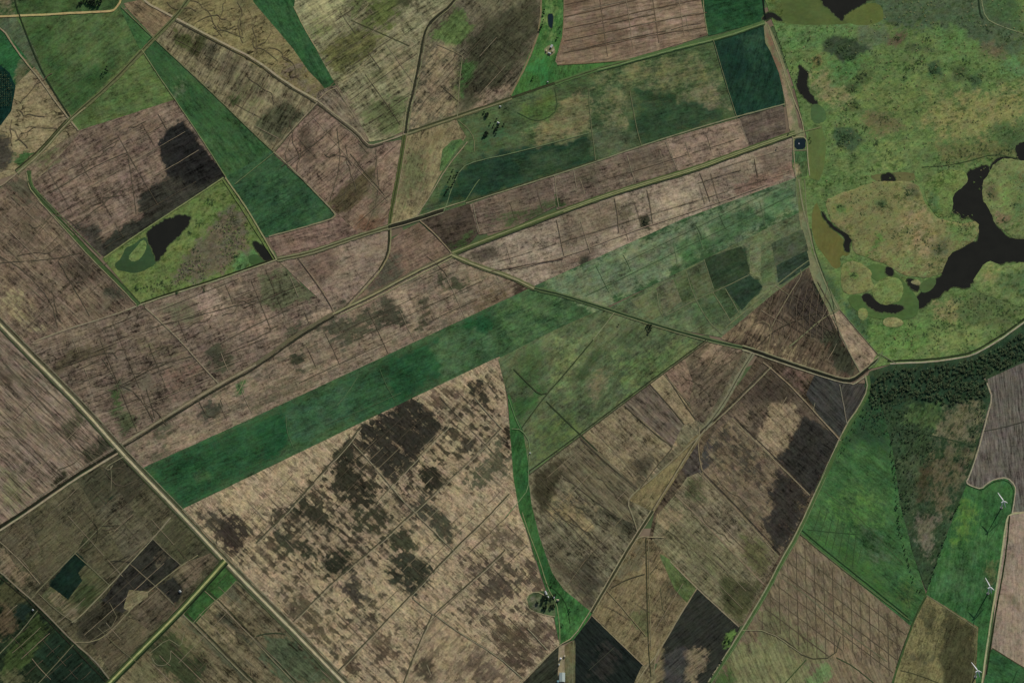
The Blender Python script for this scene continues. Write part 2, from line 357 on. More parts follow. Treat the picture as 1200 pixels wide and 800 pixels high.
# --- the small wetland
land('wet_meadow', [(120,303),(180,262),(263,209),(284,240),(300,264),(324,304),(240,333),(165,356)], (90,108,62), 32, 'marsh',
     [([(205,330),(214,306),(232,285),(250,262),(275,234),(294,262),(290,290),(268,314),(232,328)], (86,80,64), .92, 5), ([(226,288),(240,282),(243,295),(232,303)], (84,116,62), .0, 3), ([(272,305),(298,292),(302,310),(275,320)], (70,112,66), .8, 3)], wob=.5)
land('floating_weed', [(134,309),(139,306),(144,298),(147,290),(156,287),(163,281),(172,277),(184,300),(183,310),(172,315),(164,319),(154,320),(144,318),(136,316)], (46,74,46), 0, 'floating', cell=4, wob=1.1, wf=.3, smo=1)
land('reed_island', [(149,302),(158,292),(167,280),(172,284),(171,293),(164,304),(156,307)], (94,116,68), 30, 'marsh', cell=4, wob=.6, smo=1)
water('pool', [(172,273),(184,264),(197,256),(203,257),(207,252),(216,253),(223,255),(220,264),(210,275),(198,285),(190,298),(184,308),(181,297),(178,288),(173,281)], 'water', 1., .45, 1)
land('floating_weed', [(291,300),(300,297),(313,307),(304,311),(292,310)], (52,84,50), 0, 'floating', cell=4, wob=.8, smo=1)
water('pool', [(295,283),(302,284),(312,292),(323,303),(312,307),(304,298)], 'water', .6, .4, 1)
# --- west
land('field', [(-160,275),(0,222),(22,203),(34,208),(38,224),(110,300),(162,357),(80,384),(42,404),(32,411),(0,383),(-160,225)], (101,85,72), -44, 'soil',
     [([(0,215),(30,208),(45,238),(20,240)], (72,66,54), .7, 5), ([(68,310),(100,292),(118,320),(85,335)], (74,64,54), .7, 6), ([(130,330),(148,345),(150,356),(120,345)], (62,58,48), .8, 4), ([(0,330),(30,345),(50,380),(30,390),(0,360)], (112,100,78), .6, 6), ([(20,240),(45,250),(40,290),(15,285)], (80,68,57), .6, 6), ([(95,360),(130,350),(145,356),(110,372)], (88,76,64), .7, 4)], ct=.6, st=1.1)
land('field', [(-260,120),(0,388),(60,446),(134,527),(0,614),(-160,720),(-260,500)], (111,95,82), -44, 'plough',
     [([(70,500),(95,470),(105,478),(80,520)], (72,66,52), .8, 4), ([(95,535),(120,510),(134,524),(105,545)], (54,50,40), .9, 5), ([(0,420),(20,440),(10,455),(0,445)], (74,62,54), .8, 4), ([(0,470),(50,500),(60,520),(0,500)], (94,82,68), .6, 10), ([(0,540),(30,560),(50,580),(20,600),(0,590)], (98,90,70), .6, 6), ([(60,565),(75,555),(78,562),(65,572)], (40,36,28), .9, 3), ([(0,390),(30,420),(50,450),(30,470),(0,440)], (88,78,66), .5, 8)], st=1.3)
land('field', [(40,401),(80,386),(166,358),(214,402),(256,450),(190,490),(142,526),(110,493),(62,446),(32,413)], BR2, 22, 'soil',
     [([(62,425),(90,408),(135,405),(130,412),(80,430),(68,440)], (76,66,52), .85, 4), ([(130,480),(150,482),(160,492),(148,512),(138,495)], (70,74,54), .9, 4), ([(135,448),(175,440),(178,452),(150,458)], (84,74,64), .7, 4), ([(190,440),(250,410),(240,440),(200,470)], (98,78,68), .6, 6), ([(128,455),(138,448),(142,470),(134,480)], (62,76,48), .7, 3), ([(160,395),(220,410),(225,420),(170,420)], (88,78,62), .6, 5)], ct=1.2, st=1.1)
land('field', [(170,358),(250,332),(325,307),(352,335),(392,366),(340,398),(258,448),(214,402)], (107,91,79), 22, 'soil',
     [([(303,325),(356,306),(378,344),(322,366),(300,350)], (82,84,64), .8, 4), ([(226,348),(254,337),(262,360),(240,372)], (128,108,96), .85, 3), ([(190,360),(225,350),(235,372),(205,388)], (86,80,64), .6, 4), ([(326,410),(352,376),(358,385),(345,425),(335,432)], (60,58,46), .8, 4), ([(356,376),(380,362),(392,366),(362,384)], (130,112,94), .8, 3), ([(242,415),(262,402),(275,425),(256,444),(246,430)], (62,62,48), .8, 5), ([(280,375),(320,370),(330,385),(285,400)], (116,96,84), .6, 5)], ct=.8)
# --- centre north
land('field', [(316,279),(388,257),(398,250),(426,277),(360,296),(328,304)], (104,84,74), 17, 'soil', st=1.2)
land('field', [(326,304),(425,277),(454,268),(455,290),(448,312),(420,345),(404,361),(394,367),(356,332)], (123,105,91), 22, 'soil', [([(352,303),(390,295),(400,312),(372,335)], (98,80,70), .85, 3), ([(330,308),(352,302),(372,330),(350,330)], (96,82,72), .7, 4), ([(425,290),(452,275),(450,300),(415,340)], (112,96,84), .6, 6), ([(395,350),(410,355),(404,361),(390,365)], (70,64,52), .7, 3)], st=.5)
land('field', [(457,284),(475,270),(491,262),(528,296),(480,322),(406,360),(440,328),(455,302)], (104,85,73), 30, 'soil', [([(450,305),(465,298),(475,320),(450,340),(425,350)], (72,66,56), .85, 5), ([(488,262),(505,275),(490,285),(480,272)], (80,64,54), .7, 4)], st=1.0)
land('field', [(322,180),(372,122),(402,144),(433,172),(470,165),(466,205),(456,264),(424,275),(396,249),(360,214)], (112,93,80), 42, 'soil',
     [([(384,238),(415,210),(432,196),(445,200),(432,222),(410,250),(396,250)], (72,62,46), .85, 4), ([(430,215),(442,205),(450,240),(440,265),(430,262)], (84,74,60), .6, 4), ([(352,150),(362,148),(370,185),(356,195)], (72,60,52), .7, 4), ([(400,195),(430,170),(420,180),(395,215)], (98,86,72), .6, 5), ([(415,160),(430,172),(440,178),(425,190)], (80,70,58), .7, 4), ([(410,255),(450,255),(452,264),(425,274)], (88,66,54), .7, 4)], ct=.9, st=.9)
land('field', [(473,161),(505,150),(536,141),(548,158),(538,178),(520,198),(505,225),(487,252),(458,262),(466,210)], (117,105,79), 70, 'soil', [([(478,170),(505,175),(500,215),(475,240),(468,215)], (94,96,68), .7, 8), ([(478,165),(530,150),(535,160),(490,180)], (94,82,60), .6, 5)], st=.6)
land('pasture', [(520,176),(530,166),(540,164),(545,172),(536,182),(526,194),(516,200)], (68,104,60), 60, 'pasture', wob=1)
land('field', [(146,5),(166,1),(205,22),(180,42)], (106,90,70), -40, 'soil', [([(160,20),(185,30),(180,40)], (86,72,56), .7, 5)])
land('field', [(205,23),(262,54),(336,98),(371,119),(321,178),(250,110),(181,45)], (104,94,73), 62, 'soil',
     [([(200,32),(228,45),(225,60),(205,52)], (66,70,44), .9, 3), ([(232,42),(244,44),(232,68),(220,62)], (58,60,40), .85, 2), ([(245,50),(258,52),(246,76),(236,70)], (74,68,54), .8, 2), ([(262,60),(272,62),(262,90),(254,88)], (84,76,60), .7, 2), ([(278,62),(288,66),(270,100),(262,95)], (80,72,56), .8, 2), ([(300,140),(336,118),(354,135),(322,168),(302,148)], (68,66,50), .9, 3), ([(268,116),(282,108),(278,126),(268,124)], (52,60,38), .9, 3), ([(280,90),(310,95),(300,130),(275,115)], (84,80,58), .6, 6)], st=1.4)
land('field', [(166,0),(150,-160),(280,-160),(300,4),(322,30),(346,58),(366,88),(380,106),(371,117),(336,97),(262,53),(206,21)], (110,99,70), 25, 'soil',
     [([(190,0),(215,5),(225,20),(205,18)], (76,70,48), .7, 4), ([(330,70),(350,78),(374,110),(345,100)], (92,80,66), .75, 6), ([(265,-30),(295,-10),(300,10),(280,12)], (84,78,56), .6, 5)], ct=1.5, st=.5)
land('pasture', [(280,-160),(346,-160),(347,12),(374,62),(394,98),(384,104),(362,82),(345,57),(322,30),(298,2)], (42,86,50), -60, 'pasture')
land('field', [(346,10),(360,-160),(560,-160),(545,-4),(506,24),(498,45),(490,85),(478,150),(452,162),(434,165),(418,140),(396,102),(374,62)], CREAM, 35, 'soil',
     [([(376,60),(400,42),(415,28),(450,40),(440,60),(400,90),(385,78)], (82,80,50), .8, 6), ([(350,5),(375,-20),(440,-40),(430,0),(395,30)], (124,118,88), .5, 6), ([(405,0),(430,-20),(440,0),(415,22)], (88,94,62), .8, 5), ([(420,25),(440,-10),(480,-10),(472,15),(440,40)], (78,86,50), .75, 6), ([(460,-30),(492,-30),(480,5),(468,15)], (58,60,42), .8, 5), ([(435,85),(450,80),(452,92),(440,98)], (84,82,58), .8, 4), ([(430,120),(470,115),(478,148),(450,160),(428,140)], (84,90,62), .85, 7), ([(405,105),(418,140),(430,160),(400,125)], (104,90,76), .8, 4), ([(440,60),(480,50),(495,60),(488,100),(470,110)], (110,100,78), .6, 7), ([(375,20),(390,30),(375,50),(362,38)], (94,100,66), .6, 5)], st=1.3)
land('field', [(507,25),(546,-5),(560,-160),(650,-160),(636,-5),(632,40),(600,111),(536,137),(479,151),(491,85),(499,45)], (92,84,68), 48, 'soil',
     [([(505,40),(535,10),(556,32),(540,56),(520,50)], (76,94,56), .9, 3), ([(508,55),(538,62),(537,130),(484,148),(492,95)], (112,98,78), .75, 6), ([(530,85),(540,70),(542,130),(525,120)], (92,88,62), .7, 5), ([(545,50),(575,15),(632,-10),(632,30),(602,92),(560,120),(540,130)], (62,62,46), .9, 7), ([(540,72),(556,76),(550,100),(538,120)], (56,88,48), .9, 3), ([(560,115),(600,85),(600,108),(550,132)], (112,96,80), .9, 4), ([(550,0),(600,-30),(640,-30),(620,5),(580,20)], (88,82,64), .7, 7)], st=.9, ct=.6)
land('pasture', [(600,112),(632,40),(636,-5),(650,-160),(675,-160),(661,-4),(661,40),(653,76),(690,74),(736,72),(670,92)], (52,100,50), 75, 'pasture', [([(636,-20),(655,-20),(652,45),(635,50)], (78,110,62), .7, 6), ([(605,105),(625,60),(650,75),(640,95)], (38,100,50), .7, 8)])
land('field', [(662,-4),(675,-160),(820,-160),(822,-2),(829,40),(790,52),(740,68),(700,72),(655,76),(652,72),(661,40)], (113,94,79), 12, 'plough', [([(660,40),(720,20),(740,50),(660,70)], (98,80,66), .6, 10), ([(720,0),(800,-20),(790,45),(735,60)], (122,102,88), .5, 12), ([(660,-10),(720,-20),(720,0),(662,12)], (92,76,62), .7, 6)], st=.8)
land('pasture', [(822,-4),(820,-160),(900,-160),(895,0),(894,24),(831,41)], (30,74,43), 15, 'pasture')
# --- mixed green belt
land('pasture', [(490,257),(506,226),(521,198),(548,160),(536,140),(600,115),(670,92),(736,74),(800,54),(894,27),(915,68),(919,124),(868,139),(780,166),(690,192),(600,222),(546,240)], (68,86,57), 15, 'pasture',
     [([(500,250),(530,215),(545,188),(575,182),(690,156),(697,188),(600,221),(520,240)], (30,60,41), .95, 5), ([(600,185),(690,160),(695,185),(610,215)], (46,68,46), .8, 6), ([(690,157),(705,150),(760,150),(750,175),(700,188)], (72,84,62), .8, 5), ([(560,150),(590,140),(600,150),(580,178),(555,180)], (48,80,52), .6, 6), ([(618,160),(632,150),(650,120),(690,105),(692,140),(690,152),(628,174)], (98,99,71), .85, 7), ([(612,125),(650,105),(655,130),(630,142),(610,138)], (66,92,50), .9, 5), ([(700,112),(735,105),(740,150),(705,160)], (90,94,68), .6, 8), ([(740,105),(755,102),(800,110),(790,125),(755,120)], (40,66,43), .95, 5), ([(745,125),(830,115),(850,140),(790,160),(755,165),(740,150)], (40,66,44), 1., 7), ([(780,112),(840,90),(855,130),(800,125)], (94,96,72), .6, 6), ([(690,85),(800,60),(850,90),(800,105),(700,105)], (90,96,66), .6, 10), ([(650,100),(690,85),(695,100),(665,115)], (60,84,50), .7, 5), ([(745,160),(800,150),(860,140),(840,148),(760,172)], (40,66,42), .9, 5)], cell=4)
land('pasture', [(836,47),(865,37),(893,29),(913,66),(918,124),(864,139),(850,95)], (24,57,41), 75, 'pasture', [([(866,45),(893,35),(900,80),(880,90)], (30,64,46), .6, 6), ([(840,55),(865,45),(880,90),(860,95)], (20,50,38), .6, 5)])
land('field', [(494,257),(520,249),(550,240),(562,270),(545,290),(530,296),(510,275)], (66,55,48), 20, 'soil', [([(515,285),(535,280),(560,270),(545,292),(530,296)], (52,64,40), .8, 4)], st=.8)
land('field', [(552,240),(600,223),(648,206),(653,240),(600,266),(562,274)], (98,83,72), 17, 'soil', [([(570,260),(600,248),(650,235),(652,244),(600,266)], (62,70,48), .8, 5), ([(600,225),(640,212),(640,225),(605,240)], (84,72,62), .6, 6)])
land('field', [(648,206),(700,189),(780,165),(796,198),(740,216),(700,228),(653,245)], (103,88,76), 17, 'soil', [([(670,200),(700,190),(705,215),(680,225)], (82,72,60), .8, 5), ([(720,190),(770,172),(785,190),(740,210)], (84,72,62), .75, 6), ([(640,235),(660,225),(665,240),(648,246)], (52,68,42), .8, 3)])
land('field', [(782,164),(830,150),(866,140),(878,170),(840,186),(796,199)], (120,101,88), 17, 'soil', st=.6)
land('field', [(868,139),(917,125),(920,150),(918,158),(879,171)], (80,68,61), 17, 'soil')
land('field', [(536,300),(560,288),(600,272),(660,250),(720,229),(820,199),(880,178),(930,162),(935,206),(800,262),(640,330),(626,336)], (132,116,100), 17, 'soil',
     [([(655,250),(718,232),(725,265),(662,292)], (104,90,76), .85, 4), ([(540,300),(580,285),(585,300),(560,310)], (78,68,58), .85, 3), ([(640,310),(690,290),(700,300),(650,325)], (100,84,72), .75, 5), ([(680,302),(692,298),(690,312),(678,312)], (52,50,42), .9, 2), ([(820,205),(880,185),(885,212),(830,232)], (112,96,82), .6, 5), ([(885,180),(930,166),(933,205),(890,222)], (96,82,72), .85, 5), ([(750,255),(760,250),(762,268),(752,268)], (52,52,40), .95, 2), ([(720,240),(745,235),(740,270),(728,272)], (92,82,66), .6, 4), ([(860,215),(930,190),(932,204),(860,234)], (112,90,78), .8, 4)], st=.6)
# --- the field south of the long bank, and the long green parcel
land('field', [(146,521),(190,493),(260,450),(344,400),(405,364),(480,325),(530,301),(560,314),(600,328),(632,345),(480,430),(300,505),(172,556)], (122,105,89), 25, 'stubble',
     [([(176,535),(190,520),(200,522),(190,545)], (86,78,64), .7, 4), ([(180,500),(200,495),(205,508),(185,520),(165,515)], (78,72,58), .75, 5), ([(232,470),(250,470),(262,480),(245,500),(235,490)], (66,62,52), .85, 4), ([(275,455),(292,440),(288,450),(280,462)], (60,92,54), .9, 2), ([(285,470),(340,440),(360,455),(300,490)], (88,78,64), .7, 6), ([(340,415),(352,408),(355,425),(345,440)], (52,50,40), .9, 4), ([(375,385),(450,355),(470,370),(420,400),(390,400)], (66,62,50), .9, 6), ([(430,375),(445,360),(455,350),(480,380),(470,385)], (58,54,44), .9, 4), ([(480,340),(500,355),(505,385),(490,390)], (66,60,48), .85, 4), ([(510,318),(530,322),(555,335),(540,340),(512,330)], (62,60,46), .85, 4), ([(560,345),(600,340),(600,355),(570,370),(556,362)], (88,74,58), .7, 5), ([(600,330),(640,342),(612,352),(600,345)], (62,50,42), .8, 3), ([(460,340),(485,338),(500,370),(480,375)], (132,114,96), .6, 3), ([(215,480),(230,480),(240,505),(215,520)], (122,104,88), .5, 4)], base=.22, cb=(84,74,62), ct=.6)
land('field', [(168,549),(300,489),(640,330),(800,258),(934,209),(1030,203),(860,288),(700,363),(585,421),(420,497),(212,597)], (52,86,54), 26, 'pasture',
     [([(170,549),(300,491),(345,470),(330,500),(320,540),(212,596)], (34,78,46), .8, 8), ([(215,555),(245,545),(260,560),(225,575)], (56,90,54), .6, 6), ([(300,500),(330,480),(340,520),(310,545)], (26,72,42), .85, 4), ([(336,478),(365,468),(420,440),(425,480),(350,522),(340,500)], (46,84,56), .85, 3), ([(395,450),(450,425),(470,480),(420,498)], (40,80,50), .8, 5), ([(440,428),(520,390),(520,440),(470,470)], (30,74,44), .85, 5), ([(500,405),(560,375),(590,405),(525,440)], (58,92,60), .8, 6), ([(540,380),(575,365),(580,385),(555,392)], (30,80,46), .85, 5), ([(585,360),(640,334),(690,350),(590,410)], (60,94,58), .7, 8), ([(640,332),(935,206),(960,230),(690,362)], (92,108,82), 1.15, 8), ([(785,285),(820,270),(850,280),(800,310)], (52,92,56), .8, 4), ([(820,262),(880,235),(900,255),(840,290)], (54,94,58), .8, 5), ([(890,230),(932,213),(935,240),(890,265)], (58,100,64), .8, 5), ([(950,215),(1025,205),(960,235),(945,240)], (84,112,70), .9, 4)], cell=4, base=.1, cb=(48,84,54))
# --- burnt stubble
BURN = [([(322,600),(420,505),(530,455),(588,432),(580,520),(500,600),(430,665),(340,690),(290,650)], (64,55,45), .50, 6), ([(300,640),(350,640),(470,690),(400,790),(330,715)], (72,62,50), .32, 8), ([(230,600),(300,600),(330,640),(290,670),(258,650)], (74,62,52), .48, 6), ([(420,740),(500,720),(600,770),(560,840),(410,800)], (80,68,56), .30, 8), ([(540,640),(612,640),(650,740),(600,780),(530,720)], (82,69,57), .36, 8), ([(418,505),(445,490),(478,464),(497,472),(524,497),(502,520),(462,562),(446,556),(430,532)], (52,46,40), 1., 4), ([(394,532),(405,518),(420,538),(440,568),(436,592),(414,602),(388,566)], (52,47,38), .95, 4), ([(545,452),(564,443),(578,463),(566,476),(550,462)], (58,50,42), 1., 3),
 ([(490,548),(505,540),(522,556),(506,578),(494,570)], (48,44,36), 1., 3), ([(340,598),(358,584),(385,604),(400,617),(386,628),(368,614)], (54,50,40), .95, 4), ([(318,620),(334,620),(352,642),(346,652),(328,640)], (66,66,50), .9, 4), ([(345,636),(360,631),(372,648),(366,656),(352,652)], (56,54,42), .95, 3),
 ([(372,656),(400,642),(416,648),(411,665),(396,678),(380,669)], (50,48,38), .98, 4), ([(416,600),(452,594),(460,610),(432,637),(414,620)], (62,62,46), .85, 6), ([(455,626),(478,618),(488,640),(476,652),(460,642)], (62,60,46), .95, 3), ([(450,666),(465,650),(487,650),(510,666),(498,690),(482,698),(456,676)], (54,52,42), .95, 4),
 ([(394,686),(414,677),(431,700),(416,706)], (66,58,50), .95, 3), ([(418,718),(440,712),(452,726),(434,736)], (80,68,56), .8, 4), ([(432,750),(455,742),(462,765),(446,782)], (84,70,58), .85, 5), ([(484,776),(498,768),(512,780),(502,796),(488,790)], (62,52,44), .95, 4),
 ([(556,690),(575,672),(612,655),(612,690),(590,706),(566,702)], (80,68,58), .85, 5), ([(340,690),(372,700),(392,740),(372,752),(335,722)], (88,76,60), .75, 6), ([(250,612),(275,600),(290,625),(285,650),(262,640)], (58,48,42), .95, 4), ([(232,602),(255,598),(260,615),(245,620)], (74,64,54), .8, 3), ([(296,630),(320,640),(318,660),(300,662)], (92,78,64), .8, 5),
 ([(488,478),(520,458),(535,450),(545,465),(528,480)], (92,76,62), .75, 5), ([(530,522),(552,510),(556,525),(536,536)], (66,58,48), .9, 3), ([(540,570),(560,545),(590,510),(596,545),(570,572)], (84,80,62), .75, 6), ([(590,500),(597,500),(600,530),(592,535)], (48,40,32), .9, 3), ([(480,590),(492,575),(512,590),(540,628),(526,640),(505,620)], (70,66,54), .8, 4),
 ([(420,760),(440,740),(470,742),(450,765)], (100,84,68), .6, 4), ([(575,740),(600,720),(640,745),(620,790),(590,780)], (84,70,58), .8, 6), ([(560,620),(600,615),(612,640),(570,650)], (108,92,74), .7, 6), ([(610,650),(628,655),(640,700),(618,690)], (88,74,62), .9, 5), ([(615,735),(650,728),(652,756),(625,775)], (94,78,66), .7, 5), ([(402,772),(418,762),(425,785),(410,795)], (84,70,58), .9, 4)]
BURN = [(q[0], tuple(int(v*.86) for v in q[1]), *q[2:]) for q in BURN]
land('field', [(213,598),(300,556),(420,498),(585,419),(590,450),(596,500),(600,550),(604,580),(614,618),(628,665),(640,700),(650,735),(655,756),(612,800),(560,900),(510,900),(410,805),(350,745),(266,660)], (150,131,106), -44, 'stubble', BURN, base=.20, cb=(96,83,67), cell=4, st=.9, ct=.3)
land('field', [(508,723),(582,768),(612,798),(560,900),(460,900),(472,800),(480,790)], (140,122,98), 50, 'stubble', [([(484,776),(498,768),(512,780),(502,796),(488,790)], (66,56,46), .95, 4), ([(545,765),(575,775),(600,800),(560,810)], (88,74,62), .8, 6)], base=.30, cb=(98,84,68), st=.7)
# --- central pasture
land('pasture', [(585,421),(650,388),(712,360),(760,380),(800,391),(830,398),(763,447),(678,511),(620,555),(604,500),(595,460)], (78,92,65), 40, 'pasture',
     [([(600,415),(630,405),(640,430),(625,460),(605,450)], (60,84,52), .8, 6), ([(655,400),(680,395),(668,450),(645,460)], (92,108,72), .8, 5), ([(597,470),(640,455),(625,480),(605,495)], (48,82,46), .8, 5), ([(668,445),(700,408),(708,412),(682,448)], (52,70,46), .9, 3), ([(720,395),(745,380),(750,395),(730,410)], (66,84,56), .7, 4), ([(720,420),(800,395),(870,415),(740,480)], (86,104,66), .7, 8), ([(620,500),(670,470),(690,510),(630,545)], (74,92,56), .6, 8), ([(690,440),(720,430),(700,470),(690,470)], (88,86,64), .6, 5)], cell=4)
land('pasture', [(715,361),(800,318),(945,246),(952,300),(948,312),(905,345),(846,394),(800,386),(760,376)], (84,97,70), 28, 'pasture',
     [([(826,308),(850,296),(872,288),(878,322),(852,338),(836,332)], (42,62,42), .95, 3), ([(836,310),(848,300),(850,318),(838,335)], (66,62,46), .8, 3), ([(851,336),(888,324),(893,340),(868,362),(860,352)], (36,60,42), .98, 2), ([(880,290),(890,285),(891,325),(878,318)], (98,110,78), .8, 3), ([(793,320),(808,315),(825,355),(800,360),(795,345)], (66,82,56), .7, 4), ([(805,350),(840,340),(848,380),(815,385)], (72,92,62), .7, 5), ([(905,285),(940,270),(945,295),(910,310)], (58,72,54), .85, 5), ([(912,300),(945,292),(948,310),(915,330)], (44,60,46), .9, 3), ([(740,355),(790,330),(795,350),(760,372)], (78,92,66), .6, 5)], cell=4)
land('pasture', [(596,462),(604,490),(611,502),(620,556),(622,590),(628,612),(634,634),(648,672),(660,690),(694,716),(674,747),(657,754),(653,735),(648,710),(636,676),(620,625),(610,600),(603,560),(600,520)], (44,92,48), 75, 'pasture', [([(605,560),(620,560),(630,625),(650,672),(640,680)], (34,82,42), .7, 6), ([(660,700),(690,718),(660,750)], (50,104,54), .6, 6)])
# --- brown blocks east of the green corridor
land('field', [(620,557),(678,513),(763,449),(830,399),(884,412),(850,470),(826,504),(766,596),(746,625),(720,668),(693,715),(662,690),(648,670),(634,630),(624,590)], (97,89,71), -46, 'soil',
     [([(622,558),(660,535),(680,525),(655,552),(652,575),(640,600),(626,590)], (56,50,38), .9, 4), ([(690,520),(720,495),(755,480),(790,520),(748,572),(735,555)], (114,98,78), .75, 4), ([(735,490),(752,478),(785,515),(772,530),(745,515)], (118,102,82), .8, 3), ([(740,470),(762,450),(795,485),(790,510)], (80,70,62), .8, 4), ([(762,448),(785,440),(820,500),(800,500)], (122,106,84), .8, 4), ([(785,440),(805,430),(812,460),(800,468)], (110,90,74), .8, 4), ([(800,470),(815,435),(860,420),(870,425),(845,470),(818,500)], (74,68,56), .75, 6), ([(655,555),(700,545),(740,580),(735,600),(700,590)], (84,76,60), .7, 6), ([(640,600),(660,580),(700,600),(690,625)], (108,94,70), .7, 6), ([(660,670),(690,650),(705,680),(692,712),(670,690)], (62,56,46), .8, 5), ([(700,600),(740,590),(745,620),(738,634)], (62,58,46), .85, 4), ([(640,640),(670,660),(690,710),(655,672)], (70,62,50), .7, 5), ([(740,560),(765,535),(755,560),(748,572)], (72,64,52), .8, 3)], cell=4, st=1.2)
land('field', [(683,510),(731,476),(787,523),(748,570)], (113,100,79), -46, 'soil', [([(735,545),(755,530),(765,545),(748,568)], (72,64,52), .8, 4)], cell=4, ct=.3)
land('field', [(733,474),(762,450),(800,495),(788,521)], (94,82,71), -46, 'plough', cell=4)
land('field', [(762,449),(780,438),(815,491),(801,496)], (120,105,83), -46, 'soil', cell=4, st=.6)
land('field', [(780,437),(803,421),(814,450),(808,470)], (110,91,77), -46, 'soil', cell=4, st=.7)
land('field', [(804,421),(830,400),(870,411),(850,452),(824,494),(815,491),(809,470),(814,450)], (88,76,63), 40, 'soil', [([(830,402),(868,412),(850,425),(815,430)], (108,90,76), .7, 4)], cell=4, ct=1.)
land('field', [(655,550),(682,514),(747,572),(735,588),(742,612),(715,600)], (90,81,64), -46, 'plough', cell=4)
land('field', [(770,600),(738,585),(768,560),(815,512),(826,506)], (106,94,68), 55, 'soil', st=.4)
land('field', [(846,396),(905,347),(948,314),(968,345),(985,372),(1030,414),(1016,434),(1003,444),(960,436),(920,423),(886,411)], (84,70,58), 62, 'soil',
     [([(905,350),(945,318),(970,350),(985,390),(960,400),(930,370)], (56,47,42), .85, 5), ([(960,395),(985,380),(1005,435),(985,435)], (50,48,38), .9, 4), ([(846,396),(880,368),(905,380),(890,408)], (104,88,70), .7, 5), ([(895,410),(930,405),(960,432),(930,425)], (106,92,72), .75, 5), ([(945,318),(960,330),(975,355),(965,360)], (30,36,28), .9, 3)], st=1.2, ct=.3)
land('field', [(972,366),(984,362),(1030,414),(1018,430),(1008,436),(990,402)], (128,110,92), -50, 'soil', st=.4)
land('field', [(890,416),(920,427),(962,440),(998,450),(1014,450),(1018,458),(1008,480),(992,500),(966,560),(936,625),(918,645),(900,690),(866,732),(817,688),(786,657),(762,630),(768,600),(828,505),(852,470),(880,432)], (76,64,52), -46, 'soil',
     [([(998,450),(1014,450),(1018,458),(1008,480),(993,498),(990,470)], (54,49,46), 1., 2), ([(960,440),(985,450),(990,490),(965,470),(955,450)], (50,48,47), .95, 4), ([(905,430),(960,440),(950,465),(930,455)], (86,68,60), .7, 5), ([(890,440),(920,450),(985,515),(960,520)], (62,52,42), .7, 7), ([(918,535),(930,500),(960,500),(984,515),(952,580),(938,565)], (46,41,37), 1., 4), ([(830,505),(845,495),(895,530),(920,560),(905,590),(870,570),(840,545)], (66,56,46), .8, 5), ([(895,490),(915,480),(930,500),(925,535),(905,550)], (112,98,78), .8, 5), ([(850,495),(890,510),(870,540),(845,530)], (112,96,74), .65, 5), ([(900,575),(940,590),(945,610),(918,645),(900,620)], (50,44,38), .95, 4), ([(820,530),(850,560),(900,600),(880,610),(830,570)], (104,88,68), .6, 6), ([(795,570),(830,585),(890,640),(860,660),(800,620)], (102,90,66), .75, 7), ([(770,610),(790,590),(800,620),(780,640)], (108,96,70), .8, 5), ([(815,640),(880,680),(866,730),(825,690)], (94,84,56), .8, 7), ([(850,680),(890,690),(866,730)], (66,64,44), .8, 4), ([(800,540),(815,520),(825,545),(830,575),(805,570)], (64,56,52), .9, 3)], cell=4, st=1.4)
land('field', [(893,428),(912,440),(985,515),(949,579),(905,536),(858,490),(830,508),(846,490),(870,464)], (78,66,56), -46, 'soil', [([(906,468),(930,474),(938,490),(918,534),(896,540),(888,518),(898,490)], (118,102,82), .95, 3), ([(942,490),(986,514),(949,579),(912,536),(930,515)], (43,39,37), 1.15, 3), ([(890,432),(930,452),(920,470),(880,470)], (62,52,45), .8, 5), ([(850,490),(875,480),(890,500),(880,512)], (92,78,66), .6, 5)], cell=3.5, st=1.1)
land('field', [(858,491),(905,537),(948,580),(930,622),(912,651),(866,602),(820,553),(826,522),(842,502)], (110,95,77), -46, 'stubble', [([(842,500),(858,495),(905,540),(890,575),(840,545),(825,540)], (60,52,45), .56, 5), ([(911,548),(949,581),(930,622),(911,650),(896,626),(902,590)], (47,41,38), 1.15, 4), ([(840,560),(880,590),(905,640),(870,606)], (70,60,50), .5, 5), ([(822,510),(834,506),(830,550),(820,552)], (58,52,50), .9, 3)], base=.3, cb=(76,66,54), cell=3.5)
land('field', [(818,555),(866,604),(911,653),(894,683),(843,632),(792,580),(806,560)], (106,95,77), -46, 'soil', [([(806,560),(822,560),(828,590),(800,580)], (72,74,54), .85, 4), ([(870,615),(910,654),(896,682),(870,655)], (78,74,52), .8, 5), ([(792,580),(815,590),(830,612),(812,600)], (76,66,54), .6, 4)], cell=3.5, st=1.2)
land('field', [(790,582),(843,634),(893,686),(868,732),(840,708),(787,660),(765,634),(772,604)], (96,89,69), -46, 'soil', [([(845,670),(892,687),(868,730),(845,708)], (62,64,44), .85, 5), ([(800,620),(840,650),(850,680),(810,660)], (88,84,62), .6, 6), ([(768,606),(788,590),(800,606),(778,632)], (104,90,72), .7, 5)], cell=3.5, st=1.3)
land('field', [(955,441),(984,449),(992,497),(985,511),(962,488),(946,462)], (54,51,49), -46, 'plough', cell=4)
land('field', [(986,450),(998,451),(1014,451),(1018,458),(1008,480),(994,497)], (57,52,50), 60, 'plough', cell=4)
land('field', [(757,630),(764,634),(786,657),(816,688),(780,750),(766,775),(754,780),(694,721),(720,672),(744,632)], (103,90,68), 60, 'soil', [([(710,690),(750,665),(757,635),(745,640)], (84,76,60), .7, 4), ([(735,720),(758,715),(758,745)], (80,78,54), .85, 3), ([(765,655),(800,690),(798,705),(775,690)], (70,64,50), .7, 4), ([(762,645),(785,680),(770,680)], (116,100,78), .7, 4)], st=.8, ct=.5)
land('pasture', [(774,650),(784,656),(815,690),(806,705),(792,690)], (74,90,56), -50, 'pasture')
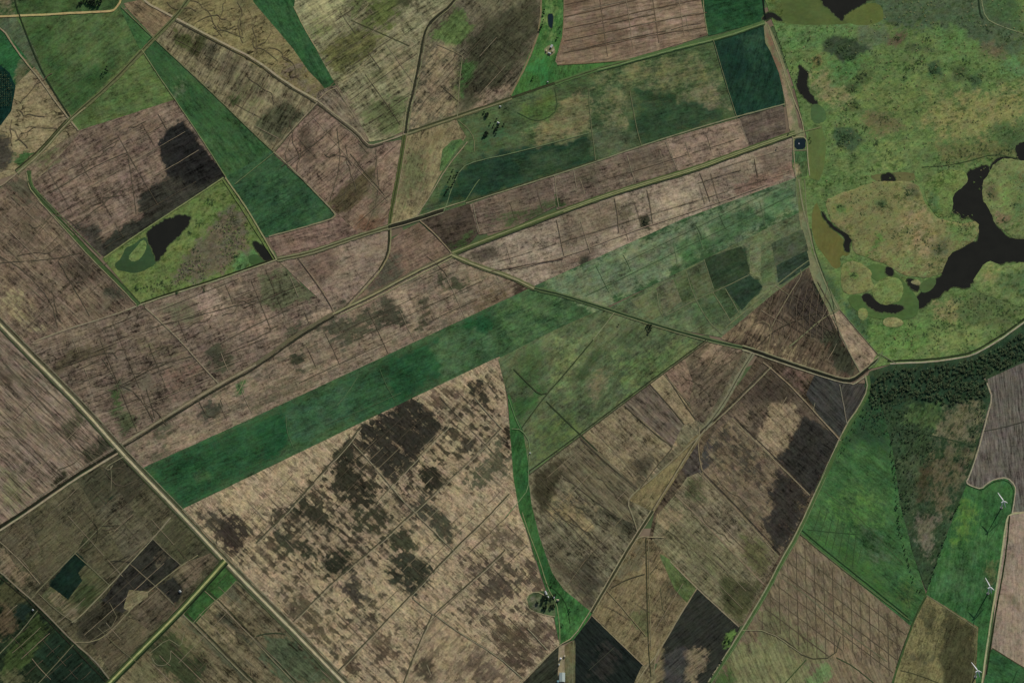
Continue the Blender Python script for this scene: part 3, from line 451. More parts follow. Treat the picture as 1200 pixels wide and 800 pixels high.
land('field', [(695,722),(753,780),(742,805),(720,900),(672,900),(673,750)], (27,33,30), -46, 'plough', [([(705,745),(730,765),(715,800),(690,790)], (40,40,36), .7, 5)], st=.8)
land('field', [(818,690),(866,735),(848,770),(830,805),(780,900),(764,800),(780,752)], (42,44,39), 40, 'plough', [([(805,762),(825,760),(830,780),(815,800),(802,790)], (106,92,74), .8, 4), ([(778,760),(805,762),(800,800),(775,800)], (58,58,54), .8, 3), ([(850,742),(862,738),(856,758),(848,760)], (78,110,56), .9, 2), ([(760,770),(780,755),(776,800),(764,795)], (102,90,68), .8, 3)], st=.7)
land('field', [(655,758),(657,900),(570,900),(614,800)], (47,50,40), 40, 'plough')
# --- south-east
land('field', [(937,628),(960,645),(1000,678),(1067,734),(1050,780),(1030,900),(780,900),(832,805),(870,742),(900,694)], (104,91,73), -68, 'plough', [([(900,705),(975,770),(950,785),(880,745)], (94,90,66), .7, 4), ([(860,760),(890,745),(950,780),(940,805),(835,810)], (104,102,72), .9, 5), ([(970,765),(1000,740),(1030,760),(1010,800)], (110,94,76), .7, 6), ([(955,785),(975,780),(965,805),(940,805)], (92,112,74), .9, 4), ([(832,805),(850,775),(870,790),(860,810)], (66,86,50), .8, 4)], st=.7)
land('pasture', [(1017,458),(1030,462),(1042,480),(1052,560),(1066,640),(1084,696),(1068,732),(1000,676),(938,622),(967,560),(994,500)], (50,92,52), -40, 'pasture', [([(1010,470),(1042,470),(1046,540),(1020,520),(990,520)], (38,70,44), .8, 7), ([(960,600),(1000,560),(1040,580),(1020,640)], (58,100,52), .6, 10), ([(1000,600),(1040,640),(1050,660),(1020,660)], (60,84,58), .7, 6), ([(1040,690),(1066,680),(1080,700),(1060,725)], (62,88,48), .6, 5), ([(940,622),(1000,640),(1060,700),(1060,720)], (44,84,42), .6, 8)])
land('scrub_ground', [(1014,452),(1020,436),(1046,428),(1092,426),(1124,421),(1142,417),(1172,402),(1200,380),(1360,270),(1360,330),(1260,398),(1155,444),(1162,466),(1152,500),(1134,566),(1120,600),(1100,650),(1086,690),(1072,650),(1056,590),(1048,530),(1036,480)], (48,68,46), 60, 'scrub',
     [([(1014,450),(1050,430),(1130,424),(1200,385),(1360,275),(1360,330),(1200,420),(1155,440),(1160,465),(1130,470),(1090,480),(1050,470),(1020,475)], (34,58,40), .9, 7), ([(1065,475),(1100,470),(1105,495),(1080,505),(1060,495)], (62,88,52), .85, 5), ([(1100,480),(1148,460),(1150,500),(1140,530),(1100,515)], (88,84,64), .7, 7), ([(1090,525),(1138,520),(1130,560),(1110,600),(1085,580),(1080,540)], (78,78,58), .66, 8), ([(1056,540),(1075,530),(1080,580),(1066,600)], (60,74,54), .7, 6), ([(1066,600),(1100,600),(1090,660),(1080,650)], (84,82,68), .8, 5), ([(1078,545),(1090,540),(1085,590),(1075,585)], (56,52,38), .8, 4)], cell=4)
land('pasture', [(1134,568),(1150,573),(1165,563),(1180,560),(1190,572),(1186,600),(1178,640),(1166,700),(1156,762),(1150,805),(1148,900),(1130,900),(1142,800),(1145,735),(1086,697),(1102,650),(1120,602)], (44,92,50), 80, 'pasture', [([(1090,690),(1120,640),(1150,640),(1140,720)], (52,94,56), .7, 10), ([(1110,620),(1130,580),(1150,600),(1130,650)], (62,102,48), .6, 8), ([(1155,660),(1168,655),(1165,690),(1155,688)], (78,88,58), .7, 4)])
land('field', [(1086,698),(1112,714),(1145,735),(1142,800),(1130,900),(1020,900),(1046,800),(1068,734)], (106,98,68), 70, 'soil', [([(1112,716),(1144,736),(1142,800),(1110,810),(1100,770)], (62,62,42), .9, 4), ([(1085,705),(1105,715),(1095,750),(1080,740)], (66,62,44), .7, 5), ([(1060,790),(1100,780),(1100,810),(1050,810)], (98,92,64), .6, 5), ([(1070,770),(1090,760),(1085,785)], (70,66,48), .7, 4)], st=.5)
land('field', [(1156,446),(1200,426),(1260,398),(1360,345),(1360,600),(1188,601),(1192,572),(1180,559),(1164,561),(1150,571),(1135,565),(1146,530),(1156,490),(1163,466)], (88,80,74), -85, 'plough', [([(1156,446),(1200,426),(1200,480),(1160,490)], (80,74,68), .6, 12), ([(1185,575),(1200,560),(1200,600),(1188,600)], (84,84,76), .6, 5)], st=1.1)
land('field', [(1183,604),(1200,602),(1360,600),(1360,880),(1200,783),(1162,759),(1168,700),(1176,650)], (131,114,100), 88, 'plough', [([(1178,690),(1192,695),(1195,715),(1180,705)], (104,92,76), .7, 3)], st=.35)
land('pasture', [(1163,761),(1200,784),(1360,882),(1360,900),(1150,900),(1154,800)], (42,88,50), -30, 'pasture')
# --- south-west
land('field', [(-160,725),(0,621),(50,590),(92,563),(138,534),(150,548),(178,576),(212,610),(262,656),(205,712),(130,795),(88,752),(36,702),(0,668)], (72,66,51), 42, 'soil',
     [([(88,647),(100,655),(97,670),(108,680),(80,703),(56,684)], (20,38,30), 1., 1.5), ([(95,670),(125,685),(115,700),(90,712),(80,703),(105,682)], (56,60,40), .9, 3), ([(48,695),(86,728),(70,720)], (66,62,48), .7, 3), ([(120,580),(134,570),(150,590),(130,600)], (36,52,40), .9, 5), ([(118,548),(150,555),(170,580),(140,590),(120,575)], (58,54,44), .7, 5), ([(150,660),(178,632),(210,662),(180,690)], (40,36,33), 1., 2), ([(120,705),(155,665),(180,690),(150,695),(150,715),(138,718)], (38,35,32), .98, 2), ([(148,690),(172,695),(172,720),(150,718)], (122,112,86), .8, 2.5), ([(186,685),(205,678),(215,690),(208,706),(190,695)], (38,36,33), .98, 2), ([(178,690),(190,695),(205,710),(195,716)], (78,60,50), .8, 3), ([(95,728),(125,710),(140,728),(110,750),(90,745)], (52,46,38), .8, 4), ([(200,610),(235,640),(250,650),(215,660),(190,640)], (72,74,54), .7, 5), ([(205,640),(228,645),(222,655),(208,655)], (52,78,44), .8, 3), ([(205,660),(235,645),(258,652),(215,692)], (88,76,62), .8, 4), ([(150,720),(180,720),(170,745),(120,780),(110,765)], (92,82,64), .7, 4), ([(0,640),(40,680),(30,695),(0,668)], (98,84,68), .7, 3), ([(90,640),(115,615),(112,625),(100,645)], (54,56,40), .85, 4), ([(105,570),(60,600),(40,650),(80,640),(110,610)], (78,70,56), .5, 8)], cell=3.5, st=1.1, ct=.5)
for q, c_ in (([(138,538),(168,567),(150,590),(118,560)], (60,55,44)), ([(115,600),(140,578),(178,628),(150,658)], (84,77,62)), ([(60,600),(100,570),(118,590),(88,646),(50,682),(38,650)], (80,73,57)), ([(180,625),(212,606),(250,645),(212,660)], (70,70,51)), ([(90,730),(122,705),(143,719),(110,755)], (54,49,39)), ([(112,756),(145,720),(175,740),(130,786)], (80,71,56)), ([(0,630),(32,604),(46,645),(18,660)], (84,75,60)), ([(92,563),(116,548),(136,575),(112,596),(98,572)], (66,62,48))): land('field', q, c_, 42, 'soil', cell=4, st=1.1, base=.3, cb=tuple(int(v*.75) for v in c_))
land('field', [(87,648),(100,662),(92,671),(98,679),(80,703),(59,687)], (19,37,29), 42, 'pasture', cell=4)
land('field', [(100,663),(128,686),(88,728),(50,697),(59,688),(80,704),(98,680),(93,671)], (72,70,50), 42, 'plough', [([(98,680),(115,690),(100,712),(84,705)], (54,62,40), .9, 3), ([(50,697),(70,694),(90,715),(86,727)], (92,82,64), .8, 3)], cell=4)
land('field', [(178,633),(210,661),(182,685),(153,660)], (40,37,33), 42, 'soil', [([(180,640),(195,652),(185,662)], (66,58,48), .7, 3)], cell=4)
land('field', [(151,662),(178,686),(160,692),(150,700),(144,717),(122,703)], (41,37,34), 42, 'soil', cell=4)
land('field', [(200,681),(213,690),(208,701),(202,706),(185,688)], (40,37,34), 42, 'soil', cell=3)
land('field', [(152,692),(172,694),(173,718),(158,717),(146,712)], (118,108,83), 30, 'stubble', cell=3, base=.4, cb=(84,74,56))
land('field', [(186,690),(204,708),(176,738),(152,716),(174,700)], (78,68,55), 42, 'soil', cell=4)
land('field', [(-160,640),(0,672),(34,702),(86,752),(128,798),(40,900),(-160,900)], (31,42,29), 42, 'soil', [([(0,675),(30,700),(20,715),(0,705)], (62,62,42), .85, 3), ([(0,705),(20,720),(18,740),(0,750)], (72,60,46), .85, 3), ([(20,705),(40,712),(28,728),(18,722)], (26,38,32), .9, 2), ([(10,755),(45,720),(60,735),(30,780),(0,790)], (48,60,34), .8, 4), ([(40,770),(65,740),(82,752),(55,782)], (26,40,30), .9, 3), ([(50,795),(84,757),(124,797),(60,805)], (25,38,29), .9, 2), ([(0,790),(20,780),(40,800),(0,805)], (70,68,48), .7, 4)], cell=4, st=1.2)
land('field', [(266,664),(300,698),(350,748),(408,808),(480,900),(60,900),(132,800),(206,718)], (96,86,66), -44, 'soil',
     [([(165,755),(200,740),(230,765),(250,780),(225,805),(190,785)], (50,56,38), .85, 5), ([(200,735),(215,740),(235,770),(215,775)], (62,66,44), .7, 5), ([(215,730),(225,728),(300,800),(285,800)], (66,64,50), .7, 3), ([(258,690),(276,680),(290,710),(270,705)], (76,72,58), .7, 4), ([(310,740),(340,742),(400,800),(330,800),(305,765)], (66,74,56), .85, 5), ([(270,680),(290,700),(335,745),(310,740)], (90,82,64), .6, 4), ([(230,720),(262,700),(290,735),(270,760)], (108,96,74), .6, 5), ([(150,790),(175,770),(185,790),(160,805)], (84,78,58), .7, 4), ([(250,720),(258,712),(298,752),(292,756)], (66,62,50), .7, 3)], cell=4, st=1.1, ct=.6)
land('pasture', [(266,663),(277,680),(252,702),(228,729),(216,720)], (46,86,44), 45, 'pasture')
# --- the bank between the fields and the great marsh
land('marsh', [(896,-2),(900,-160),(1360,-160),(1360,265),(1200,376),(1170,400),(1140,415),(1120,419),(1090,423),(1046,426),(1018,432),(1028,414),(984,362),(962,320),(950,300),(944,255),(938,210),(945,160),(930,100),(910,40)], (85,113,66), 20, 'marsh',
     [([(905,0),(980,-20),(1000,28),(905,30)], (76,90,50), .8, 4), ([(1010,0),(1040,-20),(1200,-40),(1200,70),(1150,60),(1090,35),(1040,30)], (68,86,62), .85, 8), ([(905,30),(1000,28),(1010,45),(960,60),(910,55)], (80,116,68), .9, 6), ([(964,48),(975,42),(1000,45),(1018,58),(1000,70),(986,78),(980,66),(965,58)], (52,66,48), 1., 2.5), ([(1005,32),(1040,33),(1045,48),(1020,55),(1005,50)], (78,94,68), .9, 3), ([(1040,42),(1062,36),(1058,50),(1040,55)], (82,72,56), .85, 4), ([(1060,55),(1090,52),(1095,60),(1065,62)], (64,80,54), .85, 4), ([(1090,30),(1140,25),(1145,60),(1100,65)], (80,116,66), .75, 8), ([(950,85),(990,90),(1000,120),(975,128),(955,105)], (112,112,76), .75, 8), ([(970,70),(1010,68),(1020,95),(980,100)], (72,114,64), .9, 7), ([(1000,95),(1100,90),(1110,150),(1040,160),(1010,130)], (92,110,65), .7, 10), ([(1090,110),(1200,100),(1200,150),(1120,170),(1080,150)], (112,116,74), .75, 10), ([(980,150),(1000,148),(1012,165),(995,180),(978,170)], (58,82,56), .92, 3), ([(1010,130),(1050,128),(1060,150),(1030,160),(1012,150)], (92,92,62), .75, 6), ([(975,170),(1000,180),(1000,200),(970,200)], (92,112,66), .6, 6), ([(1020,165),(1050,160),(1060,200),(1030,200)], (98,116,68), .6, 6), ([(1086,75),(1100,72),(1104,88),(1090,90)], (54,78,52), .92, 2.5), ([(1114,78),(1132,76),(1136,92),(1118,96)], (72,88,56), .85, 3), ([(1135,90),(1148,84),(1150,100),(1138,104)], (58,82,56), .85, 3), ([(1150,45),(1180,50),(1178,70),(1152,65)], (88,88,64), .8, 5), ([(1170,70),(1200,65),(1200,90),(1175,85)], (78,118,72), .7, 6), ([(1052,60),(1062,68),(1068,82),(1060,88)], (72,96,56), .6, 3), ([(1088,168),(1150,162),(1200,170),(1200,190),(1100,190)], (92,98,62), .7, 5), ([(1160,150),(1200,140),(1200,175),(1170,172)], (70,92,58), .75, 5), ([(1000,82),(1025,84),(1018,96),(1002,104)], (74,88,54), .7, 3), ([(988,100),(1002,96),(1010,104),(995,110)], (66,82,50), .75, 2.5), ([(990,122),(1006,118),(1008,130),(992,132)], (72,84,54), .75, 3), ([(950,70),(962,64),(966,76),(954,80)], (98,92,58), .7, 2), ([(1150,-20),(1200,-20),(1200,38),(1155,22)], (62,92,56), .7, 5),
      # south part
      ([(1100,240),(1200,230),(1200,290),(1120,300)], (92,112,68), .5, 8), ([(1010,380),(1060,370),(1110,400),(1060,422),(1020,420)], (82,118,64), .9, 7), ([(1110,350),(1170,340),(1200,360),(1180,385),(1130,380)], (78,96,60), .85, 6), ([(1090,355),(1125,350),(1130,380),(1100,385)], (112,112,74), .7, 5), ([(1080,385),(1150,380),(1150,405),(1090,418)], (98,116,70), .7, 5), ([(985,350),(1010,365),(1020,395),(1005,392)], (60,92,60), .8, 4), ([(955,300),(985,340),(985,360),(965,335)], (62,88,56), .8, 4)], cell=3.6, base=.12, cb=(74,92,54))
land('dry_bank', [(896,26),(900,30),(912,58),(926,100),(935,150),(942,155),(938,210),(944,255),(950,296),(962,322),(984,362),(974,368),(955,330),(945,300),(938,256),(934,210),(930,160),(926,150),(922,120),(914,85),(904,60),(898,50)], (106,104,76), 80, 'earth', [([(898,34),(906,50),(914,75),(924,110),(918,112),(908,80),(900,52)], (104,82,66), .9, 3), ([(915,80),(926,110),(928,150),(922,150)], (124,108,86), .9, 3), ([(930,165),(942,160),(946,250),(934,250)], (84,96,62), .8, 4), ([(940,262),(950,262),(985,360),(975,364)], (96,106,78), .9, 4)], cell=3)
land('pasture', [(929,188),(945,188),(945,205),(934,207),(930,196)], (72,94,58), 80, 'pasture', [([(930,192),(938,192),(938,204),(931,205)], (122,112,84), .9, 1)], cell=3)
land('pasture', [(930,176),(945,176),(946,188),(930,189)], (60,96,58), 80, 'pasture', cell=3)
# weed covered and open water of the great marsh
land('floating_weed', [(902,-60),(960,-60),(968,-10),(985,10),(994,24),(998,28),(960,30),(916,28),(918,12)], (76,90,51), 0, 'floating', wob=1., smo=1)
land('floating_weed', [(988,26),(992,14),(1010,4),(1030,4),(1036,14),(1034,26),(1010,31)], (82,94,52), 0, 'floating', wob=1., smo=1, cell=4)
water('lake', [(955,-60),(1030,-60),(1028,-2),(1008,5),(990,16),(986,26),(981,18),(972,10),(962,4)], 'water', 1.2, .2, 2)
water('lake', [(898,15),(906,16),(918,24),(912,24),(903,20),(897,24),(893,24)], 'water', .6)
water('lake', [(936,75),(943,82),(947,88),(944,96),(948,108),(954,116),(959,122),(953,123),(945,116),(936,108),(933,98),(937,88)], 'water', 1., .3)
land('floating_weed', [(951,122),(960,122),(968,130),(968,142),(955,146),(950,138)], (60,92,56), 0, 'floating', cell=4, wob=.8, smo=1)
land('floating_weed', [(948,152),(963,148),(968,170),(966,196),(960,212),(948,208),(946,180)], (82,97,56), 85, 'floating', cell=4, wob=.8)
land('floating_weed', [(956,234),(962,248),(976,268),(994,286),(996,300),(984,300),(986,312),(978,316),(966,300),(954,284),(950,258)], (90,92,52), 85, 'floating', cell=4, wob=.8, smo=1)
land('floating_weed', [(1018,207),(1030,203),(1070,201),(1074,210),(1062,214),(1030,214)], (92,92,58), 0, 'floating', cell=4, wob=.8, smo=1)
water('lake', [(1034,204),(1044,202),(1049,208),(1046,214),(1038,215),(1033,210)], 'water', .8, .35)
water('lake', [(963,247),(968,256),(977,266),(986,271),(996,274),(998,281),(994,288),(996,295),(991,294),(989,287),(991,278),(982,272),(972,264),(965,254)], 'water', .7, .3, 1)
water('creek', [(1023,219),(1025,222),(1021,232),(1014,237),(1011,236),(1018,230),(1021,224)], 'water', .5, .4, 1)
water('lake', [(1141,200),(1150,196),(1159,197),(1161,206),(1156,219),(1150,231),(1154,238),(1163,247),(1162,258),(1166,266),(1174,272),(1179,279),(1187,282),(1200,281),(1360,262),(1360,332),(1240,304),(1200,305),(1178,305),(1170,308),(1160,306),(1148,312),(1140,328),(1132,337),(1120,334),(1112,336),(1107,340),(1100,347),(1090,350),(1084,356),(1079,360),(1074,358),(1076,349),(1081,343),(1094,339),(1097,328),(1106,325),(1106,318),(1108,308),(1112,300),(1124,294),(1136,287),(1149,282),(1148,266),(1144,256),(1135,253),(1128,255),(1126,250),(1117,246),(1116,239),(1119,233),(1119,224),(1132,217),(1136,211),(1134,204)], 'water', .8, .25, 1, grow=1.8)
water('lake', [(1190,172),(1198,166),(1212,170),(1212,190),(1200,192),(1192,184)], 'water', 1.)
water('creek', [(1160,198),(1164,190),(1172,184),(1192,186),(1192,189),(1174,188),(1168,192),(1164,200)], 'water', .5, .3)
land('floating_weed', [(1016,312),(1026,308),(1040,314),(1050,320),(1060,330),(1072,344),(1078,356),(1074,372),(1050,376),(1022,372),(1000,364),(992,348),(1006,344),(1014,350),(1030,358),(1050,356),(1056,342),(1040,326),(1024,330)], (66,97,53), 0, 'floating', cell=4, wob=.9, smo=1)
water('lake', [(1010,346),(1018,344),(1024,350),(1030,357),(1040,358),(1052,357),(1060,361),(1054,366),(1036,366),(1022,362),(1014,355)], 'water', .9, .35)
water('lake', [(1038,314),(1044,312),(1048,320),(1044,324),(1039,320)], 'water', .5, .4)
water('lake', [(1062,327),(1074,328),(1078,336),(1074,342),(1066,336)], 'water', .7, .4)
land('floating_weed', [(1080,330),(1094,324),(1098,330),(1092,340),(1082,344),(1077,338)], (66,92,54), 0, 'floating', cell=4, wob=.6, smo=1)
# reed islands stand a man's height above the water
land('reed_island', [(966,236),(985,226),(1000,222),(1020,214),(1048,212),(1076,214),(1082,232),(1096,256),(1110,258),(1130,262),(1146,258),(1147,278),(1130,290),(1112,298),(1106,316),(1098,324),(1070,326),(1050,318),(1042,312),(1026,306),(1014,300),(1000,296),(998,278),(984,268),(972,258)], (112,114,76), 30, 'marsh',
     [([(1060,240),(1095,245),(1105,290),(1100,318),(1060,300)], (118,108,78), .6, 8), ([(1078,214),(1100,220),(1096,256),(1084,236)], (78,108,60), .85, 4), ([(1110,262),(1140,262),(1140,285),(1115,290)], (88,112,66), .75, 5), ([(1095,285),(1112,280),(1108,296),(1096,300)], (82,88,64), .8, 4), ([(1016,300),(1028,276),(1034,276),(1034,284),(1024,298)], (76,110,58), .8, 3), ([(980,238),(992,238),(988,250),(980,246)], (72,96,56), .85, 2.5), ([(1028,236),(1042,234),(1040,246),(1030,246)], (76,90,58), .8, 3), ([(1040,300),(1070,300),(1090,322),(1060,322)], (100,122,72), .6, 6), ([(1060,215),(1078,216),(1078,235),(1066,232)], (82,84,60), .7, 4)], dome=1.4, wob=2., wf=.12, smo=1, base=.28, cb=(84,92,58), cell=3.4)
land('reed_island', [(986,310),(996,305),(1006,308),(1016,312),(1022,318),(1020,328),(1026,336),(1016,342),(1004,344),(990,345),(985,330)], (112,118,76), 30, 'marsh', [([(994,318),(1004,318),(1004,330),(994,328)], (84,108,60), .8, 3)], dome=1.4, wob=1.5, wf=.15, smo=1, cell=3, base=.25, cb=(86,96,58))
land('reed_island', [(1024,334),(1034,326),(1044,324),(1056,328),(1059,340),(1056,352),(1046,356),(1034,358),(1024,350),(1021,340)], (108,124,74), 30, 'marsh', dome=1.4, wob=1.4, wf=.15, smo=1, cell=3, base=.22, cb=(88,104,60))
land('reed_island', [(1150,232),(1152,214),(1158,204),(1166,190),(1180,184),(1200,190),(1360,200),(1360,255),(1212,276),(1190,282),(1176,270),(1164,262),(1162,250)], (104,116,74), 30, 'marsh', [([(1152,215),(1165,215),(1170,235),(1158,240)], (84,86,60), .75, 4), ([(1165,248),(1190,250),(1185,266),(1168,262)], (104,92,68), .7, 4), ([(1185,200),(1200,200),(1200,260),(1190,255)], (78,104,64), .75, 6), ([(1175,215),(1185,215),(1185,250),(1175,250)], (92,124,68), .7, 5)], dome=1.4, wob=2., wf=.12, smo=1, base=.2, cb=(86,96,60), cell=3.4)
land('reed_island', [(1083,228),(1084,214),(1100,200),(1120,198),(1132,202),(1135,212),(1126,220),(1116,228),(1117,242),(1110,256),(1098,254),(1090,244)], (98,118,68), 30, 'marsh', [([(1088,226),(1100,224),(1104,250),(1094,250)], (72,104,62), .8, 4)], dome=1.3, wob=1.6, wf=.15, smo=1, base=.2, cb=(82,98,56), cell=3)
land('reed_island', [(1138,334),(1150,312),(1158,306),(1166,308),(1178,312),(1200,306),(1240,304),(1360,332),(1360,262),(1365,340),(1200,362),(1170,350),(1150,344)], (98,118,72), 30, 'marsh', [([(1170,320),(1200,316),(1200,345),(1172,342)], (72,98,62), .8, 5), ([(1150,318),(1168,314),(1166,330),(1150,332)], (112,114,76), .7, 4)], dome=1.3, wob=1.6, wf=.15, smo=1, base=.2, cb=(82,100,60), cell=3.4)
land('reed_island', [(1066,330),(1074,327),(1079,330),(1078,335),(1072,334)], (118,118,84), 0, 'marsh', dome=1., wob=.6, smo=1, cell=2.5)
land('reed_island', [(1034,374),(1044,371),(1056,373),(1060,380),(1048,384),(1036,382)], (118,114,78), 0, 'marsh', dome=1., wob=.8, smo=1, cell=3)
land('reed_island', [(1005,362),(1014,360),(1018,368),(1014,376),(1006,374)], (104,116,72), 0, 'marsh', dome=1., wob=.8, smo=1, cell=3)
# square lined pond
water('pond', [(931,163),(936,162),(943,162),(944,165),(944,174.5),(931,175.5)], 'pond', .06, .3, 1, fringe=0, grow=0)

land('field', [(374,108),(386,103),(395,101),(418,140),(432,166),(424,160),(400,142),(371,118)], (104,91,77), -50, 'soil', cell=4)
land('field', [(20,206),(46,184),(92,155),(62,190),(38,214)], (102,89,73), 40, 'soil', [([(46,184),(66,170),(58,190),(44,196)], (84,86,62), .7, 3)], cell=4)
land('field', [(753,781),(765,776),(768,800),(760,900),(738,900),(742,805)], (98,88,67), 60, 'soil', cell=4)
# farmyards
land('yard', [(656,757),(663,757),(664,800),(664,880),(655,880),(655,790)], (128,115,93), 88, 'earth', cell=3, wob=.5)
land('verge', [(663,757),(673,751),(672,880),(664,880)], (80,82,60), 88, 'pasture', cell=4)
land('yard', [(618,699),(628,694),(641,693),(649,700),(650,722),(636,718),(622,714)], (70,86,58), 20, 'pasture', [([(622,702),(634,700),(632,714),(624,712)], (84,88,70), .8, 3)], cell=3)
land('yard', [(639,58),(644,54),(649,56),(650,61),(645,65),(640,62)], (112,112,80), 30, 'earth', cell=3, wob=.8)
water('pond', [(642.5,17),(648,17),(647.5,27),(646.5,34),(643.5,30),(642.5,24)], 'pond', .2, .3, 1, fringe=.5)

# small rectangular plots under the eastern half of the parcel
for q, c_ in (([(826,304),(868,290),(878,318),(838,338)], (44,60,42)), ([(850,336),(877,322),(892,336),(869,362)], (36,58,42)), ([(806,317),(824,308),(836,339),(818,349)], (72,84,60)), ([(818,351),(835,342),(850,365),(832,376)], (66,86,58)), ([(837,341),(848,337),(866,362),(856,372)], (64,84,56)), ([(770,338),(788,328),(798,352),(778,366)], (92,98,74)), ([(790,326),(804,319),(815,347),(800,352)], (70,86,58)), ([(880,288),(890,284),(893,325),(880,320)], (98,108,78)), ([(905,286),(940,270),(946,293),(910,312)], (66,78,58)), ([(911,312),(945,295),(948,310),(914,333)], (46,62,48)), ([(893,300),(904,290),(908,332),(894,334)], (80,96,66)), ([(740,352),(768,340),(776,366),(764,374)], (84,96,68))):
    land('field', q, c_, 28, 'pasture', cell=4, wob=.5, base=.3, cb=tuple(int(v*.8+12) for v in c_))
# ------------------------------------------------------------------ roads, tracks, ditches and banks
LINE_Z = .15+STEP*(max(s[1] for s in SHEETS)+2)
PALE = (158,148,116); TRK = (130,119,98); TRD = (113,103,86); DIT = (48,49,37); VRG = (60,72,46); GTR = (104,114,84); YEL = (150,136,96)
def seg(*a): return [(a[i], a[i+1]) for i in range(0, len(a), 2)]
# the main road and its crossings
R1 = seg(-60,318, 0,380, 30,411, 60,441, 100,482, 138,525, 170,559, 210,600, 240,632, 264,658, 300,695, 335,730, 400,797, 470,868)
line('verge', R1, 8., (86,86,66), wvar=.35); line('track', [(x+4.6, y-3.6) for x, y in R1], 1., (116,112,88), wvar=.5); 
line('ditch', [(x-3.4, y+2.2) for x, y in R1], 1.5, (58,66,44)); line('ditch', [(x+2.8, y-2.5) for x, y in R1], 1.2, (62,58,42))
line('dirt_road', R1, 2.5, (160,149,119), wvar=.3)
R2 = seg(264,657, 240,684, 210,717, 170,757, 128,800, 60,870)
line('verge', R2, 8.5, (62,78,46), wvar=.25); line('ditch', [(x+2.8, y+2.6) for x, y in R2], 2., (30,42,26)); line('ditch', [(x-2.6, y-2.5) for x, y in R2], 1.3, (46,50,34))
line('dirt_road', R2, 2.2, (146,149,100), wvar=.3)
R3 = seg(138,531, 115,545, 90,560, 50,588, 25,605, 0,621, -60,660)
line('ditch', [(x-1.5, y-3.5) for x, y in R3], 3., (36,38,28)); line('dirt_road', R3, 2., (142,130,106)); line('track', [(x-2.5, y-7) for x, y in R3[:5]], 1.2, TRD)
R4 = seg(143,520, 160,510, 190,491, 250,454, 300,427, 345,394, 390,367, 440,343, 480,321, 530,297)
line('verge', R4, 4.2, (88,80,62)); line('track', R4[:5], 2.6, (124,112,92)); line('ditch', [(x+1.6, y+3.2) for x, y in R4[:7]], 1.9, (44,44,33))
line('track', seg(390,368, 440,344, 480,322, 530,298), 1.6, (136,130,96)); line('track', seg(398,369, 445,347, 485,325, 532,301), 1.3, (132,126,94)); line('ditch', seg(394,368, 442,345, 482,323, 531,299), .9, (60,62,44))
R4b = seg(530,297, 560,285, 600,270, 660,247, 720,226, 770,211, 815,198, 860,181, 900,167, 932,156)
line('verge', R4b, 6.5, (74,86,52), wvar=.3); line('track', [(x, y-1) for x, y in R4b], 1.3, (126,124,88)); line('ditch', [(x+.5, y+2.4) for x, y in R4b], 1.6, (54,60,40)); line('track', [(x+.5, y+.9) for x, y in R4b[3:]], 1., (138,140,98))
R5 = seg(530,299, 560,312, 600,325, 626,338)
line('verge', R5, 5.5, (96,98,68)); line('track', R5, 1.4, (138,132,100)); line('ditch', [(x, y+2) for x, y in R5], 1., (56,60,42))
R5b = seg(626,338, 660,346, 708,361, 760,378, 800,390, 850,403, 884,410)
line('verge', R5b, 4.5, (78,94,62)); line('ditch', R5b, 1.7, (36,50,34)); line('track', [(x, y+2.) for x, y in R5b[2:]], .8, (122,124,92)); line('track', [(x, y-2.) for x, y in R5b[1:]], .7, (92,106,72))
R5c = seg(870,407, 884,411, 920,424, 960,437, 985,445, 998,446, 1012,436, 1030,420)
line('track', [(x, y-2.4) for x, y in R5c], 1.5, (122,118,90)); line('canal', R5c, 2.8, (34,36,28), wvar=.2); line('track', [(x, y+2.8) for x, y in R5c[:6]]+[(1000,450.5), (1014,441)], 1.5, (138,130,106))
# northern road
R6 = seg(130,-40, 165,0, 205,21, 260,50, 300,70, 335,97, 372,118, 400,140, 420,155, 427,165, 434,171, 450,166, 475,157, 535,137, 600,115, 650,98, 700,81, 735,72, 800,54, 850,42, 896,26)
line('track', R6[:7], 2.6, (146,133,108), wvar=.2); line('ditch', [(x-1.2, y+2.6) for x, y in R6[2:12]], 1.4, (56,52,40)); line('track', R6[6:13], 1.7, (134,122,98)); line('track', [(x-3, y+3.5) for x, y in R6[7:10]], 1., (120,108,88))
line('verge', [(x, y) for x, y in R6[12:15]], 5., (82,84,58)); line('ditch', [(x, y-1.5) for x, y in R6[12:16]], 1.3, (52,56,38)); line('track', [(x, y+.8) for x, y in R6[12:15]], 1., (122,116,86))
line('verge', R6[15:], 5., (70,100,58)); line('ditch', R6[14:18], 1.1, (58,62,42)); line('track', [(x, y+1.2) for x, y in R6[16:]], 1.4, (104,126,82)); line('ditch', [(x, y+3.2) for x, y in R6[16:]], 1., (40,60,38))
R7 = seg(475,156, 479,128, 484,108, 490,80, 496,45, 500,33, 506,24, 530,5, 545,-20)
line('bank', [(x-3, y) for x, y in R7], 1.2, (118,110,84)); line('ditch', R7, 2.6, (44,42,32), wvar=.2); line('bank', [(x+2.8, y+.5) for x, y in R7], 1., (110,108,80))
R7b = seg(474,158, 470,185, 464,220, 458,250, 456,268)
line('verge', R7b, 4.5, (76,84,50)); line('ditch', R7b, 1.3, (52,58,36)); line('track', [(x+3, y) for x, y in R7b[:4]], 1., (126,112,90))
R7c = seg(456,268, 456,280, 454,298, 444,316, 430,332, 404,360)
line('ditch', R7c[:4], 2., (46,48,34)); line('track', [(x+2, y+1) for x, y in R7c], 1.6, (122,116,84)); line('ditch', [(x-.6, y) for x, y in R7c[3:]], .9, (66,62,46))
